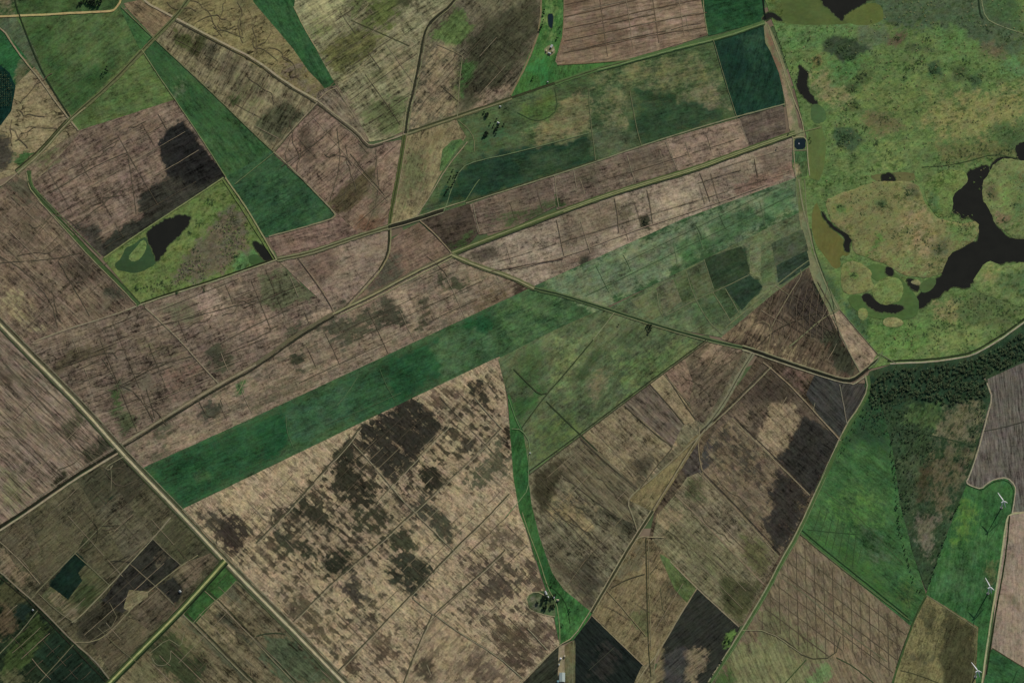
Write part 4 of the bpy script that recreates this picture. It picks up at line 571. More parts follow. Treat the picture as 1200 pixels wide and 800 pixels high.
R8 = seg(40,400, 80,385, 130,370, 165,357, 200,345, 250,330, 290,316, 325,304, 360,297, 390,287, 425,275, 455,266)
line('track', R8[:4], 1.9, (126,114,94)); line('ditch', [(x+.5, y-2.4) for x, y in R8[3:8]], 1.3, (42,46,30)); line('track', R8[3:8], 1.8, (130,124,96))
line('verge', R8[7:], 6., (86,86,60)); line('track', [(x, y-1.6) for x, y in R8[7:]], 1., (122,120,90)); line('ditch', R8[7:], .9, (54,56,38)); line('track', [(x, y+1.8) for x, y in R8[7:]], 1., (124,118,92))
R8b = seg(455,266, 490,256, 520,246, 546,238, 600,221, 660,202, 700,189, 760,168, 840,143, 920,122)
line('ditch', R8b[:3], 2.6, (40,40,30)); line('track', [(x, y-2.6) for x, y in R8b[:4]], 1.2, (126,120,92)); line('track', [(x, y+2.8) for x, y in R8b[:3]], 1.2, (124,116,92)); line('track', R8b[3:], 1.7, (112,110,84)); line('ditch', [(x, y-1.8) for x, y in R8b[3:7]], .9, (58,66,44))
# north-west
line('dirt_road', seg(-60,22, 0,19.5, 60,17, 90,15, 120,14, 132,13, 136,10, 142,1, 146,-30), 2.3, (158,140,96), wvar=.2)
line('ditch', seg(14,-40, 17,0, 24,22, 38,58, 50,85, 66,112, 82,137), 1.5, (40,52,34)); line('track', seg(-20,24, 2,32, 20,60, 36,80, 50,97, 64,118, 80,138, 92,153), 2., (132,118,94))
line('verge', seg(20,202, 45,181, 80,141, 130,99, 175,51, 205,21, 222,-2, 240,-30), 5., (92,96,66)); line('ditch', seg(46,179, 80,140.5, 130,98, 175,50, 205,21, 222,-3), 1.4, (54,58,38)); line('track', seg(20,203, 48,180, 80,142, 100,126), 1.3, (128,118,92)); line('ditch', seg(18,199, 44,178, 78,140), 1.5, (48,50,34))
line('track', seg(-60,250, 0,219, 20,203, 28,196), 1.6, (126,114,92))
line('bank', seg(142,8, 178,43, 250,110, 300,159, 321,178), 1.2, (100,104,74)); line('track', seg(166,58, 184,86, 206,118, 240,168, 265,208), 1.2, (106,116,80)); line('bank', seg(275,216, 300,196, 322,178), 1., (88,104,70))
line('track', seg(321,178, 345,200, 372,228, 392,249, 393,253, 388,257, 350,268, 315,277), 1.7, (118,110,86)); line('ditch', seg(372,122, 345,150, 322,178), 1., (66,62,48)); line('track', seg(372,120, 346,148, 320,176), 1.3, (124,112,90))
line('track', seg(264,208, 284,236, 300,262, 324,304), 1.9, (128,124,88)); line('verge', seg(261,210, 282,242, 298,268, 321,304), 1.4, (92,108,62)); line('bank', seg(262,208, 200,249, 160,275, 122,302), 1.6, (116,128,82))
line('verge', seg(34,200, 34,210, 38,223, 75,264, 110,302, 140,332, 163,357), 5.5, (60,82,48), wvar=.2); line('track', seg(31,202, 33,214, 37,225, 74,267, 109,305, 140,336, 160,357), 1.1, (128,118,90)); line('ditch', seg(33,212, 37,222, 75,262, 112,300, 140,330, 164,355), 1., (44,52,34)); line('bank', seg(36,204, 37,214, 41,221, 80,262, 118,300), .9, (88,108,66))
line('track', seg(170,360, 190,378, 214,402, 240,432, 256,449), 1.7, (124,112,92))
line('track', seg(352,306, 375,335, 392,366), 1.5, (124,106,88)); line('ditch', seg(349,302, 372,333, 390,362), .8, (74,62,52)); line('track', seg(492,258, 510,274, 529,296), 1.5, (122,108,86))
line('bank', seg(344,8, 358,36, 374,62), 1., (138,128,94)); line('bank', seg(374,62, 396,42, 412,28, 432,5), .9, (128,120,88)); line('bank', seg(395,103, 404,118, 416,138), .9, (132,120,92)); line('track', seg(374,116, 385,106, 395,103), 1.1, (132,118,92)); line('bank', seg(410,88, 470,38), .8, (136,126,92)); line('bank', seg(412,120, 450,84), .8, (128,120,88)); line('ditch', seg(412,24, 435,34, 480,54), .8, (72,74,50)); line('ditch', seg(384,104, 410,80, 440,52), .7, (84,80,56))
line('bank', seg(536,137, 538,100, 542,66), 1., (112,104,80)); line('bank', seg(512,52, 540,64, 546,70), .8, (116,104,82)); line('verge', seg(634,-30, 634,30, 620,70, 598,112), 2., (112,98,74))
line('bank', seg(823,-20, 825,15, 829,40), 1.3, (118,120,88)); line('ditch', seg(893,-20, 895,10, 897,22), 1.8, (22,30,24)); line('bank', seg(661,-20, 661,20, 659,48, 653,72), 1.2, (118,98,76)); line('bank', seg(653,76, 700,73.5, 738,70), 1.2, (104,90,66))
for k in range(5): line('ditch', seg(661, 6+k*14, 700+k*2, -3+k*14, 770, -22+k*15.5, 828, -36+k*17), .9, (84,68,54), wob=.5, wvar=.6)
for k in range(4): line('bank', seg(700+k*31, -20, 706+k*31, 20, 712+k*30, 66-k*8), .9, (124,106,88) if k % 2 else (90,74,62), wvar=.6)
# parcels inside the mixed belt
for a in (seg(690,104, 692,140, 698,188), seg(738,106, 746,150, 752,172), seg(836,47, 850,95, 864,139)): line('bank', a, .8, (98,104,76))
line('track', seg(520,248, 524,238, 528,224, 540,196, 560,188, 600,180, 690,156), 1.1, (92,112,80)); line('track', seg(545,236, 556,218, 562,210), 1., (86,108,72)); line('track', seg(537,141, 548,150, 556,162, 556,178), 1., (104,108,78)); line('ditch', seg(650,104, 654,128, 640,140, 626,142, 606,132), 1., (52,70,44)); line('track', seg(488,254, 506,226, 522,198, 548,166), 1.3, (128,116,92))
for a in (seg(554,238, 558,258, 562,272), seg(650,206, 652,226, 655,243), seg(672,199, 676,220), seg(780,166, 790,190, 794,200), seg(867,141, 872,156, 877,168), seg(735,182, 740,200, 745,214)): line('track', a, .9, (122,110,92))
for a in (seg(652,257, 656,276, 661,300), seg(720,232, 724,252, 725,272), seg(758,222, 762,240, 765,262), seg(820,202, 826,218, 832,236), seg(884,186, 888,206)): line('ditch', a, .8, (88,76,62))
line('track', seg(600,316, 660,302, 740,271, 820,245, 900,216), 1.1, (130,112,96)); line('ditch', seg(575,318, 610,312, 660,303), 1., (74,60,52))
# tracks by the pond
line('track', seg(929,160, 930,170, 931,190, 933,208), 1.3, (132,122,96)); line('track', seg(930,162, 936,160, 944,161, 946,168, 947,190, 949,206), 1.3, (134,128,100)); line('track', seg(930,176.5, 945,176), 1., (126,118,92)); line('track', seg(900,30, 912,62, 926,106, 940,140, 942,156), 1.4, (128,122,92)); line('track', seg(930,158, 950,152, 962,149), 1.2, (112,116,82))
line('track', seg(936,210, 940,240, 948,270, 955,300, 968,334, 982,362), 1.8, (116,120,90)); line('track', seg(943,210, 945,250, 952,285), 1., (112,116,86)); line('ditch', seg(950,268, 954,292, 966,324, 976,350, 978,366), 1., (58,70,48)); line('track', seg(982,362, 960,376, 940,394, 925,406), 1.6, (108,110,82)); line('track', seg(976,370, 990,402, 1008,436), 1.4, (116,112,86)); line('track', seg(984,362, 1004,386, 1030,416), 1., (92,104,74)); line('track', seg(948,305, 930,318, 905,338, 850,384), 1.2, (104,110,80)); line('track', seg(938,316, 940,322, 925,345, 905,380, 902,392), .9, (118,108,84)); line('track', seg(908,334, 925,346), .9, (112,104,82)); line('ditch', seg(886,408, 905,388, 940,372, 960,366), .8, (58,50,40)); line('track', seg(860,400, 890,374, 905,382, 900,408), .8, (120,106,82))
for k in range(7): line('ditch', seg(916+k*7, 372-k*7, 935+k*7, 388-k*4, 960+k*4, 396), .6, (50,42,36), wob=.6)
for k in range(9): line('track', seg(906+k*8, 346-k*2, 900+k*8, 366, 908+k*7, 400), .5, (96,82,68), wob=.7, wvar=.6)
# parcel lines
line('bank', seg(789,282, 794,310), .7, (88,118,80)); line('bank', seg(817,270, 824,292), .7, (88,118,80)); line('bank', seg(335,486, 336,505, 344,525), .7, (72,104,70)); line('bank', seg(395,475, 408,460, 420,440), .7, (76,104,72)); line('bank', seg(445,432, 452,450, 462,468), .7, (66,96,62)); line('bank', seg(380,498, 430,478, 470,460), .6, (66,98,64)); line('bank', seg(890,235, 894,250, 897,266), .6, (84,112,76)); line('bank', seg(932,212, 934,240), 1., (98,116,80))
for a in (seg(804,318, 812,344, 828,374, 846,392), seg(770,342, 772,360, 778,372), seg(825,304, 836,338), seg(835,342, 850,365, 856,376), seg(850,338, 866,366), seg(780,370, 818,350, 850,336, 878,322)): line('track', a, .9, (106,112,84))
line('track', seg(720,366, 708,382, 695,398), 1.1, (122,122,92)); line('ditch', seg(695,398, 660,440, 640,462, 612,500), 1.2, (52,62,42)); line('ditch', seg(602,432, 620,450, 632,462, 642,460), 1.1, (58,68,46)); line('ditch', seg(640,470, 660,490, 681,510, 700,528), 1.3, (46,56,38)); line('track', seg(728,438, 712,462, 692,490, 680,508), .9, (66,82,54)); line('bank', seg(830,399, 763,448, 678,512, 620,556), 1.2, (62,62,44))
line('ditch', seg(829,397, 762,446, 677,510, 618,553), .9, (46,50,36)); line('track', seg(600,502, 612,503, 622,520, 619,550, 620,572, 606,590, 592,606), .9, (104,128,88)); line('track', seg(596,466, 604,490, 610,502), .8, (88,118,80)); line('track', seg(612,600, 620,625, 632,655, 640,682, 644,692), 1.2, (112,124,84)); line('track', seg(644,692, 652,705, 656,730, 656,755), 1.1, (118,128,88)); line('ditch', seg(640,684, 655,694, 665,710, 668,730), .8, (36,66,36))
# burnt stubble lines
for a, wd in ((seg(422,500, 408,520, 380,550, 350,585, 300,636), 1.6), (seg(586,502, 560,530, 520,568, 486,598, 440,640, 400,672, 343,728), 1.3), (seg(597,578, 565,612, 530,645, 482,696, 440,740, 396,786), 1.5), (seg(508,720, 530,700, 570,665, 592,644), 1.2), (seg(508,719, 540,742, 580,766, 612,794), 1.6), (seg(506,720, 496,742, 480,780, 472,802), 1.4), (seg(483,700, 495,710, 507,719), 1.4), (seg(487,602, 510,624, 530,644), 1.2), (seg(555,465, 572,485, 588,502), 1.), (seg(412,518, 440,548, 470,585, 488,602), 1.1), (seg(440,590, 470,556, 500,525, 526,498), .8), (seg(640,760, 617,735), 1.)):
    line('ditch', a, wd, (66,62,48)); line('track', [(x+1.7, y+1.2) for x, y in a], .9, (138,128,104))
_r = random.Random(4)
for k in range(34):
    x, y = _r.uniform(300,590), _r.uniform(470,790); L = _r.uniform(14,40); a = math.radians(44 if k % 3 == 0 else -46)
    q = [(x, y), (x+L*math.cos(a), y-L*math.sin(a))]
    if inside(np.array(q), [(235,605),(580,435),(598,560),(640,740),(600,790),(410,795)]).all(): line('furrow', q, _r.uniform(.4,.7), (112,98,78) if k % 2 else (128,114,92), wob=.3, wvar=.7)
line('track', seg(594,643, 612,643), 1., (142,128,104)); line('track', seg(500,778, 505,790), .8, TRK)
line('farm_track', seg(640,698, 628,692, 617,698, 617,710, 624,716, 642,721, 650,722), 1.2, (138,128,100))
# middle east
R13 = seg(1016,440, 1019,456, 1008,478, 992,500, 966,558, 936,624, 915,660, 900,690, 870,740, 830,802, 800,850)
line('verge', R13, 5.5, (64,90,52), wvar=.2); line('track', [(x-1.8, y-.8) for x, y in R13], 1.6, (128,122,96)); line('track', [(x+1.8, y+.8) for x, y in R13[4:]], .9, (92,116,76))
R15 = seg(882,414, 866,440, 850,470, 826,503, 812,522, 790,558, 765,598, 747,626, 735,645, 700,705, 693,717, 674,747, 657,756, 640,772, 612,800, 560,850)
line('verge', R15[:4], 5.5, (108,104,82)); line('ditch', R15[:4], 1., (58,54,42)); line('track', R15[3:7], 1.6, (126,114,90)); line('ditch', [(x-1.5, y) for x, y in R15[3:7]], .9, (62,54,42)); line('ditch', R15[6:11], 2.2, (54,56,40)); line('track', [(x-1.8, y-.6) for x, y in R15[6:]], 1.3, (134,124,98)); line('track', [(x+2, y+.8) for x, y in R15[6:11]], 1., (126,118,92))
line('track', seg(904,430, 870,464, 845,488, 822,508, 770,556, 742,578, 735,588, 742,606, 747,622), 1.6, (120,112,88)); line('ditch', seg(900,430, 868,462, 843,486, 820,506), 1.2, (56,52,42)); line('track', seg(894,424, 904,432, 930,455, 985,516), 1.5, (128,112,90)); line('track', seg(858,490, 880,512, 915,546, 949,580), 1.4, (120,108,86)); line('track', seg(820,553, 850,584, 882,618, 913,652), 1.4, (112,102,80)); line('track', seg(984,450, 988,470, 993,498), 1.1, (110,104,90)); line('track', seg(820,500, 818,530, 824,556), 1., (126,112,86)); line('track', seg(922,465, 914,478, 906,490), .9, (116,104,82)); line('track', seg(955,472, 953,480), .8, (112,104,84))
line('track', seg(791,579, 825,612, 862,650, 895,684), 1.5, (122,106,86)); line('ditch', seg(822,551, 852,581, 884,615, 914,648), .8, (52,46,38)); line('ditch', seg(860,488, 882,510, 917,544, 951,577), .8, (50,44,38)); line('track', seg(785,657, 800,672, 817,689, 840,710, 866,734), 1.5, (128,116,94)); line('track', seg(817,689, 800,715, 780,750, 766,772, 757,782, 745,802), 1.6, (126,114,90)); line('track', seg(694,721, 720,746, 755,780), 1.4, (122,110,86)); line('track', seg(745,632, 752,628, 760,629, 778,629), 1.4, (134,122,96)); line('ditch', seg(757,630, 758,680, 760,760, 763,792), 1.2, (62,62,42)); line('bank', seg(760,632, 761,690, 763,760), .8, (122,112,84)); line('track', seg(766,790, 768,768, 772,760), 1.2, (122,112,88))
line('ditch', seg(716,688, 735,678, 756,672), .8, (66,60,46)); line('ditch', seg(762,672, 772,660), .8, (70,64,48)); line('ditch', seg(774,688, 776,714, 780,716), .9, (72,72,52)); line('track', seg(710,690, 735,718, 757,745), .9, (116,104,78)); line('track', seg(690,785, 720,758), .7, (54,54,46)); line('track', seg(672,750, 671,780, 671,860), 1.1, (104,106,80)); line('track', seg(662,690, 690,650, 735,600), .8, (98,88,68))
for a in (seg(732,475, 765,506, 788,523), seg(762,450, 790,482, 802,497), seg(680,513, 715,546, 747,572), seg(655,552, 690,582, 722,604), seg(788,524, 768,548, 750,572), seg(780,438, 800,470, 815,491)): line('ditch', a, .9, (68,60,48))
for a in (seg(778,438, 808,474), seg(700,508, 745,556), seg(640,560, 668,536, 684,522)): line('track', a, .7, (112,100,80))
# south-east plough: furrow lines and drains
SEP = np.array([(937,632),(1064,736),(1046,795),(990,760),(960,775),(905,735),(880,740)], float)
def clipped(p0, d, L, **kw):
    t = np.arange(0, L, 2.); q = np.array(p0)+np.array(d)[None]*t[:, None]; ok = np.where(inside(q, SEP))[0]
    if len(ok) > 6: line('drain', [q[ok[0]], q[ok[len(ok)//2]], q[ok[-1]]], **kw)
for k in range(9): clipped((925-k*7.5, 622+k*13), (.80, .60), 220, width=.8 if k % 3 else 1.2, col=(70,60,48), wob=.4, wvar=.5)
for k in range(17): clipped((890+k*10.5, 620), (.03, 1.), 200, width=.7 if k % 2 else 1., col=(68,58,47), wob=.5, wvar=.6)
line('bank', seg(915,676, 950,700, 985,735, 1040,775), 1.2, (96,98,76)); line('ditch', seg(900,740, 925,752, 945,772, 978,770, 985,745), 1.1, (62,62,46)); line('ditch', seg(980,770, 1000,780, 1024,800), 1.3, (54,66,44)); line('track', seg(870,738, 900,738, 940,766), 1., (124,116,90)); line('ditch', seg(945,772, 920,800), 1.3, (58,76,46)); line('bank', seg(938,625, 970,652, 1000,676, 1066,726), 1.8, (72,96,58)); line('ditch', seg(940,621, 972,648, 1002,672, 1064,722), .9, (38,62,36)); line('ditch', seg(945,620, 980,624, 1005,626), .9, (40,70,40))
line('verge', seg(1086,697, 1076,715, 1064,745, 1052,780, 1045,804), 2.6, (58,80,46)); line('ditch', seg(1085,699, 1074,718, 1062,748, 1050,782), 1., (40,54,34)); line('bank', seg(1086,697, 1112,714, 1145,736), 1.2, (104,100,76)); line('ditch', seg(1055,785, 1075,790, 1100,800), 1., (56,54,38)); line('bank', seg(1145,735, 1143,770, 1138,800), .9, (92,98,66))
line('track', seg(1154,443, 1158,452, 1163,466, 1157,488, 1146,530, 1136,558, 1132,565, 1138,569, 1150,573, 1157,566, 1166,561, 1180,559, 1190,568, 1190,580, 1186,602), 1.6, (146,136,114)); line('ditch', seg(1132,567, 1140,571, 1151,574.5, 1159,567.5, 1168,563, 1179,562, 1187.5,570, 1187,585, 1185,600), 1., (30,52,30)); line('ditch', seg(1154,492, 1143,532, 1133,558), .9, (40,44,34))
line('dirt_road', seg(1200,600, 1183,602, 1179,612, 1174,650, 1168,688, 1162,722, 1156,762, 1151,800, 1145,840), 2., (148,148,112), wvar=.15); line('hedge_verge', seg(1183,604, 1180,640, 1174,680, 1168,710, 1162,750, 1156,790), 1.8, (36,48,28), mat='scrub'); line('bank', seg(1187,600, 1230,598, 1300,598), 1., (148,132,108)); line('ditch', seg(1163,759, 1200,782, 1260,818), 1.2, (60,56,40)); line('ditch', seg(1192,785, 1186,800), 1., (30,60,36))
line('ditch', seg(1153,505, 1170,502, 1200,494, 1260,480), 1.1, (58,54,48)); line('path', seg(1043,426, 1060,425, 1090,424, 1120,420, 1140,416, 1155,408, 1172,398, 1190,385, 1202,376, 1260,335), 1.7, (142,134,112)); line('ditch', seg(1040,423, 1060,422, 1090,421, 1120,417, 1140,412.5, 1172,394, 1190,381, 1202,372), 2., (40,50,32)); line('verge', seg(1018,432, 1028,424, 1034,412), 2., (88,104,72)); line('path', seg(1030,414, 1044,422, 1050,425), .9, (104,110,82))
line('path', seg(1148,-30, 1150,0, 1155,22, 1170,30, 1200,40, 1240,52), 1.1, (116,124,92)); line('ditch', seg(1146,-10, 1148,15, 1152,22), 2., (38,52,36)); line('ditch', seg(1080,196, 1110,194, 1135,189, 1165,180, 1192,186), .9, (52,68,42)); line('ditch', seg(1045,500, 1070,506, 1110,514, 1132,520), 1.1, (44,60,40)); line('ditch', seg(980,524, 970,545, 955,575), .7, (50,84,48))
# south-west lines
line('track', seg(-20,620, 0,634, 25,658, 47,684), 1.2, (120,108,88)); line('track', seg(-20,660, 0,669, 20,688, 37,702, 60,725, 86,752, 110,772, 128,795), 1.9, (112,102,84)); line('ditch', seg(-10,668, 17,690, 34,704, 84,756, 125,799), 1., (40,40,30)); line('track', seg(36,702, 48,688, 88,648, 115,620, 135,600), 1.3, (98,94,72)); line('track', seg(88,648, 110,668, 128,685), 1.1, (96,94,72)); line('track', seg(45,695, 66,715, 86,728), 1., (104,98,76)); line('track', seg(84,729, 92,724, 125,690, 152,660, 178,632, 200,606), 1.5, (120,112,90)); line('track', seg(44,715, 20,745, 0,765, -30,795), 1.2, (100,104,82)); line('track', seg(86,755, 65,778, 40,806), 1.2, (92,94,72)); line('track', seg(88,752, 110,752, 130,740, 160,706, 182,686, 210,664, 232,650), 1.3, (118,110,84)); line('track', seg(152,660, 166,672, 184,688, 204,708), 1., (104,96,78)); line('track', seg(178,630, 196,648, 212,662), 1., (104,96,78)); line('track', seg(128,705, 140,728, 104,752), .8, (100,92,72)); line('track', seg(115,735, 140,760, 160,775), .8, (92,86,66))
line('ditch', seg(110,612, 115,620, 112,638, 96,648), 1., (44,44,32)); line('ditch', seg(118,616, 140,615), .8, (66,60,48)); line('ditch', seg(152,658, 130,656, 128,662, 152,650), .9, (50,46,38))
line('track', seg(146,534, 122,548, 128,551, 132,545), 1., (124,118,94)); line('track', seg(129,546, 131,556, 130,575), .8, (104,98,78)); line('track', seg(215,720, 240,745, 270,775, 300,805), 1.4, (112,106,84)); line('ditch', seg(218,718, 243,743, 273,773, 303,803), 1.3, (52,56,40)); line('track', seg(240,692, 260,710, 300,752, 345,800), 1.1, (112,104,82)); line('ditch', seg(243,691, 263,709, 303,751, 348,800), .8, (58,60,42)); line('track', seg(277,680, 262,696, 242,712, 226,730), .9, (112,112,82)); line('track', seg(278,682, 300,702, 340,742, 400,804), 1.2, (78,86,64)); line('track', seg(178,770, 182,778, 192,780, 200,774, 200,762), 1., (104,102,80)); line('track', seg(174,766, 196,748, 204,752, 212,758, 216,740), .9, (108,104,82)); line('track', seg(290,755, 300,745), .8, (108,102,78)); line('ditch', seg(300,745, 315,741, 335,742), .9, (50,62,44))
for k in range(6): line('drain', seg(4+k*24, 424+k*26, 40+k*20, 462+k*22, 70+k*18, 492+k*14), .6, (92,80,68), wob=.6)
# drains in the western fields
for a in (seg(0,300, 30,318, 60,352, 68,384), seg(50,262, 40,268, 34,262), seg(60,252, 20,300), seg(0,308, 60,304, 95,296), seg(68,305, 95,352, 105,370), seg(90,262, 130,232, 150,212), seg(150,180, 160,250), seg(60,225, 110,195, 150,178), seg(176,384, 230,370, 300,352), seg(258,402, 300,380, 340,362), seg(66,432, 130,410, 138,420), seg(120,420, 140,452, 130,480), seg(140,452, 180,430, 230,415), seg(180,492, 160,460, 140,450), seg(172,455, 182,490), seg(345,150, 330,190, 360,215), seg(395,150, 400,190, 385,240), seg(440,175, 445,230, 428,268), seg(410,180, 450,228), seg(330,195, 380,160), seg(232,468, 245,492, 262,478, 258,468)): line('drain', a, .8, (72,64,52), wob=.9, wvar=.6)
line('track', seg(288,440, 284,450, 278,462, 272,464), .8, (128,118,92))

# rice levees: wandering low banks, traced by hand in the paddies of the north-west
_m = random.Random(9)
def levee(x, y, ang, n, stp, wig, col, wd=.9):
    pts = [(x, y)]; a = math.radians(ang)
    for i in range(n):
        b = a+_m.gauss(0, wig); pts.append((pts[-1][0]+stp*math.cos(b), pts[-1][1]-stp*math.sin(b)))
    line('levee', pts, wd, col, wob=.8, wvar=.7)
for x, y, a, n in ((196,2,-35,6),(222,0,-20,5),(240,10,-50,6),(262,-4,-75,7),(278,2,-80,8),(285,16,-120,5),(300,20,-95,7),(318,38,-110,6),(232,26,5,6),(250,32,-10,6),(296,44,-30,7),(312,62,-20,6),(330,66,-60,5),(276,30,-150,5)): levee(x, y, a, n, 6.5, .5, (82,72,54), .9)
for x, y, a, n in ((20,128,-10,6),(14,140,-80,5),(24,120,20,6),(30,150,10,6),(18,165,20,6),(40,100,40,4),(12,150,-90,5)): levee(x, y, a, n, 6.5, .45, (80,68,54), .9)
for x, y, a, n in ((290,90,-40,7),(340,140,-80,7),(360,160,-100,6),(405,170,-70,8),(420,190,-110,8),(440,190,-95,6),(380,180,-30,6),(60,250,-20,7),(20,300,20,8),(90,330,30,7),(60,340,-60,6),(200,390,20,8),(260,370,20,8),(290,400,15,6),(100,430,20,8),(150,440,20,7),(180,470,-60,5),(90,200,30,9),(130,170,28,8),(110,240,30,8),(60,560,40,6),(120,620,10,6),(500,300,-30,5)): levee(x, y, a, n, 7., .4, (74,64,52), .8)
for x, y, a, n in ((850,420,-120,7),(862,425,-125,6),(840,410,-110,5),(800,440,-45,6),(660,560,-40,7),(670,590,-45,8),(650,600,-40,8),(700,560,-45,6),(640,570,80,5),(840,560,-45,7),(860,520,-45,7),(800,590,-45,8),(820,600,-45,8),(780,620,-45,7)): levee(x, y, a, n, 7., .3, (66,58,46), .8)

# plot edges and wheel tracks: straight, thin, broken
def plot_lines(poly, ang, du, dv, dark, pale, prob=.75, wd=.6, sd=1):
    r = random.Random(sd); poly = np.asarray(poly, float); ce = poly.mean(0); a = math.radians(ang); U = np.array([math.cos(a), -math.sin(a)]); V = np.array([math.sin(a), math.cos(a)])
    R = np.abs(poly-ce).max()*1.5
    for d, e, sp in ((U, V, dv), (V, U, du)):
        o = -R
        while o < R:
            o += sp*r.uniform(.6, 1.5)
            t = np.arange(-R, R, 3.); pts = ce+e*o+d[None, :]*t[:, None]; ok = inside(pts, poly); i = 0
            while i < len(t):
                if not ok[i]: i += 1; continue
                j = i
                while j+1 < len(t) and ok[j+1] and r.random() < .94: j += 1
                if j-i >= 5 and r.random() < prob: line('plot_edge' if sp > 12 else 'furrow', [pts[i], pts[(i+j)//2]+np.array([r.gauss(0, .5), r.gauss(0, .5)]), pts[j]], wd*r.uniform(.75, 1.3), pale if r.random() < .3 else dark, wob=.35, wvar=.7)
                i = j+2
DB, PB = (70,60,49), (122,108,90)
for q, a, du, dv in (([(60,405),(165,362),(250,448),(150,515)],22,26,15), ([(180,362),(325,310),(388,364),(260,444)],22,28,14), ([(-5,240),(34,215),(155,355),(40,395),(0,370)],-44,26,16), ([(45,205),(200,125),(255,205),(125,295)],30,26,14), ([(325,185),(372,128),(430,175),(464,170),(452,260),(424,270)],42,24,15), ([(5,395),(128,527),(0,608)],-44,40,9),
        ([(350,20),(500,-5),(480,145),(435,160)],35,30,14), ([(195,35),(335,100),(368,120),(320,172)],62,18,12), ([(560,250),(860,145),(870,165),(570,270)],17,24,14), ([(560,300),(925,168),(930,204),(640,322)],17,22,13), ([(200,510),(400,375),(530,305),(615,338),(320,480)],25,24,14), ([(630,560),(680,515),(745,575),(690,700),(650,660)],-46,24,9), ([(775,605),(830,560),(900,640),(866,725),(790,655)],-46,60,9),
        ([(10,625),(138,540),(255,655),(130,790),(40,700)],42,22,14), ([(0,690),(120,795),(20,800)],42,24,12), ([(225,730),(265,668),(395,800),(150,800)],-44,34,11), ([(240,610),(580,430),(600,560),(640,720),(600,780),(410,795)],44,26,20), ([(860,385),(945,320),(985,375),(1000,435),(900,410)],60,14,9), ([(700,720),(757,640),(810,690),(760,770)],60,20,12), ([(665,70),(825,38),(820,0),(665,0)],12,26,11), ([(510,60),(600,30),(590,100),(490,140)],48,26,14), ([(640,335),(930,212),(930,240),(700,350)],26,22,16)):
    g_ = a == 26; plot_lines(q, a, du, dv, (66,92,60) if g_ else DB, (98,116,84) if g_ else PB, .55, .55, int(du*dv))

for k in range(7): line('drain', seg(962+k*7, 596+k*4, 956+k*7.5, 614+k*5, 950+k*8, 630+k*6)[:2]+[(951+k*8., 627+k*6.)], .8, (40,72,40), wob=.5, wvar=.6)
line('drain', seg(965,575, 1000,600, 1040,640, 1058,662), .8, (58,86,52)); line('drain', seg(1010,640, 1005,660), .7, (44,76,42)); line('drain', seg(1062,690, 1066,712), .7, (46,74,42)); line('drain', seg(1176,606, 1160,632), .7, (40,76,44))
# ------------------------------------------------------------------ things
TOP_Z = LINE_Z+STEP*(max(l[1] for l in LINES)+1)+.06
GZ = .4
M['white_paint'] = simple('white_steel_paint', (.80, .80, .79), .4, .5, .04, .1)
M['concrete'] = simple('foundation_concrete', (.26, .25, .22), .9, .2, .2, .2)
M['white_roof'] = simple('white_sheet_roof', (.50, .51, .48), .6, .3, .15, .3)
M['teal_roof'] = simple('pale_green_sheet_roof', (.42, .49, .44), .5, .4, .15, .25)
M['tan_roof'] = simple('tan_tile_roof', (.50, .42, .28), .8, .2, .25, .4)
M['grey_roof'] = simple('grey_sheet_roof', (.40, .41, .38), .6, .3, .2, .3)
M['wall'] = simple('plaster_wall', (.52, .48, .40), .9, .2, .15, .4)
M['door'] = simple('dark_door', (.09, .08, .07), .7, .3, .2, 1.)
M['bark'] = simple('tree_bark', (.09, .07, .05), .95, .1, .3, 2.)
M['blue_tarp'] = simple('blue_green_sheet', (.20, .38, .40), .6, .3, .2, .4)
def leaf_material(name, c):
    t = NT(name); r = t.n('ObjectInfo').outputs['Random']; g = t.n('NewGeometry').outputs['Position']
    n = t.noise(t.vmul(g, (.22, .22, .22)), 3, .6)
    col = t.mix(n, (*[v*.55 for v in c], 1), (*[v*1.5 for v in c], 1))
    col = t.mix(t.math('MULTIPLY', r, .5), col, t.mix(1., col, (1.3, 1.05, .8, 1), 'MULTIPLY'))
    return t.out(col, .75, .2)
def wood_material(name, c):
    t = NT(name); k = t.n('Attribute', attribute_name='tv').outputs[1]; x = t.n('SeparateXYZ', {0: k}).outputs
    col = t.mix(x[0], (*[v*.5 for v in c], 1), (*[v*1.7 for v in c], 1)); col = t.mix(x[1], col, t.mix(1., col, (1.35, 1.0, .9, 1), 'MULTIPLY'))
    return t.out(col, .75, .2)
M['wood_leaf'] = wood_material('woodland_leaf', (.062, .108, .048)); M['leaf'] = leaf_material('dark_leaf', (.026, .046, .022)); M['leaf2'] = leaf_material('green_leaf', (.040, .075, .030)); M['leaf3'] = leaf_material('bright_leaf', (.11, .20, .06))
def mesh_obj(name, V, F, mat, parent=None, smooth_=False):
    me = bpy.data.meshes.new(name); me.from_pydata([tuple(v) for v in V], [], F); me.materials.append(M[mat])
    if smooth_: me.polygons.foreach_set('use_smooth', [True]*len(me.polygons))
    me.update(); o = bpy.data.objects.new(name, me); COL.objects.link(o); o.parent = parent; return o
def empty(name, loc, rz=0.):
    o = bpy.data.objects.new(name, None); COL.objects.link(o); o.location = loc; o.rotation_euler = (0, 0, rz); return o
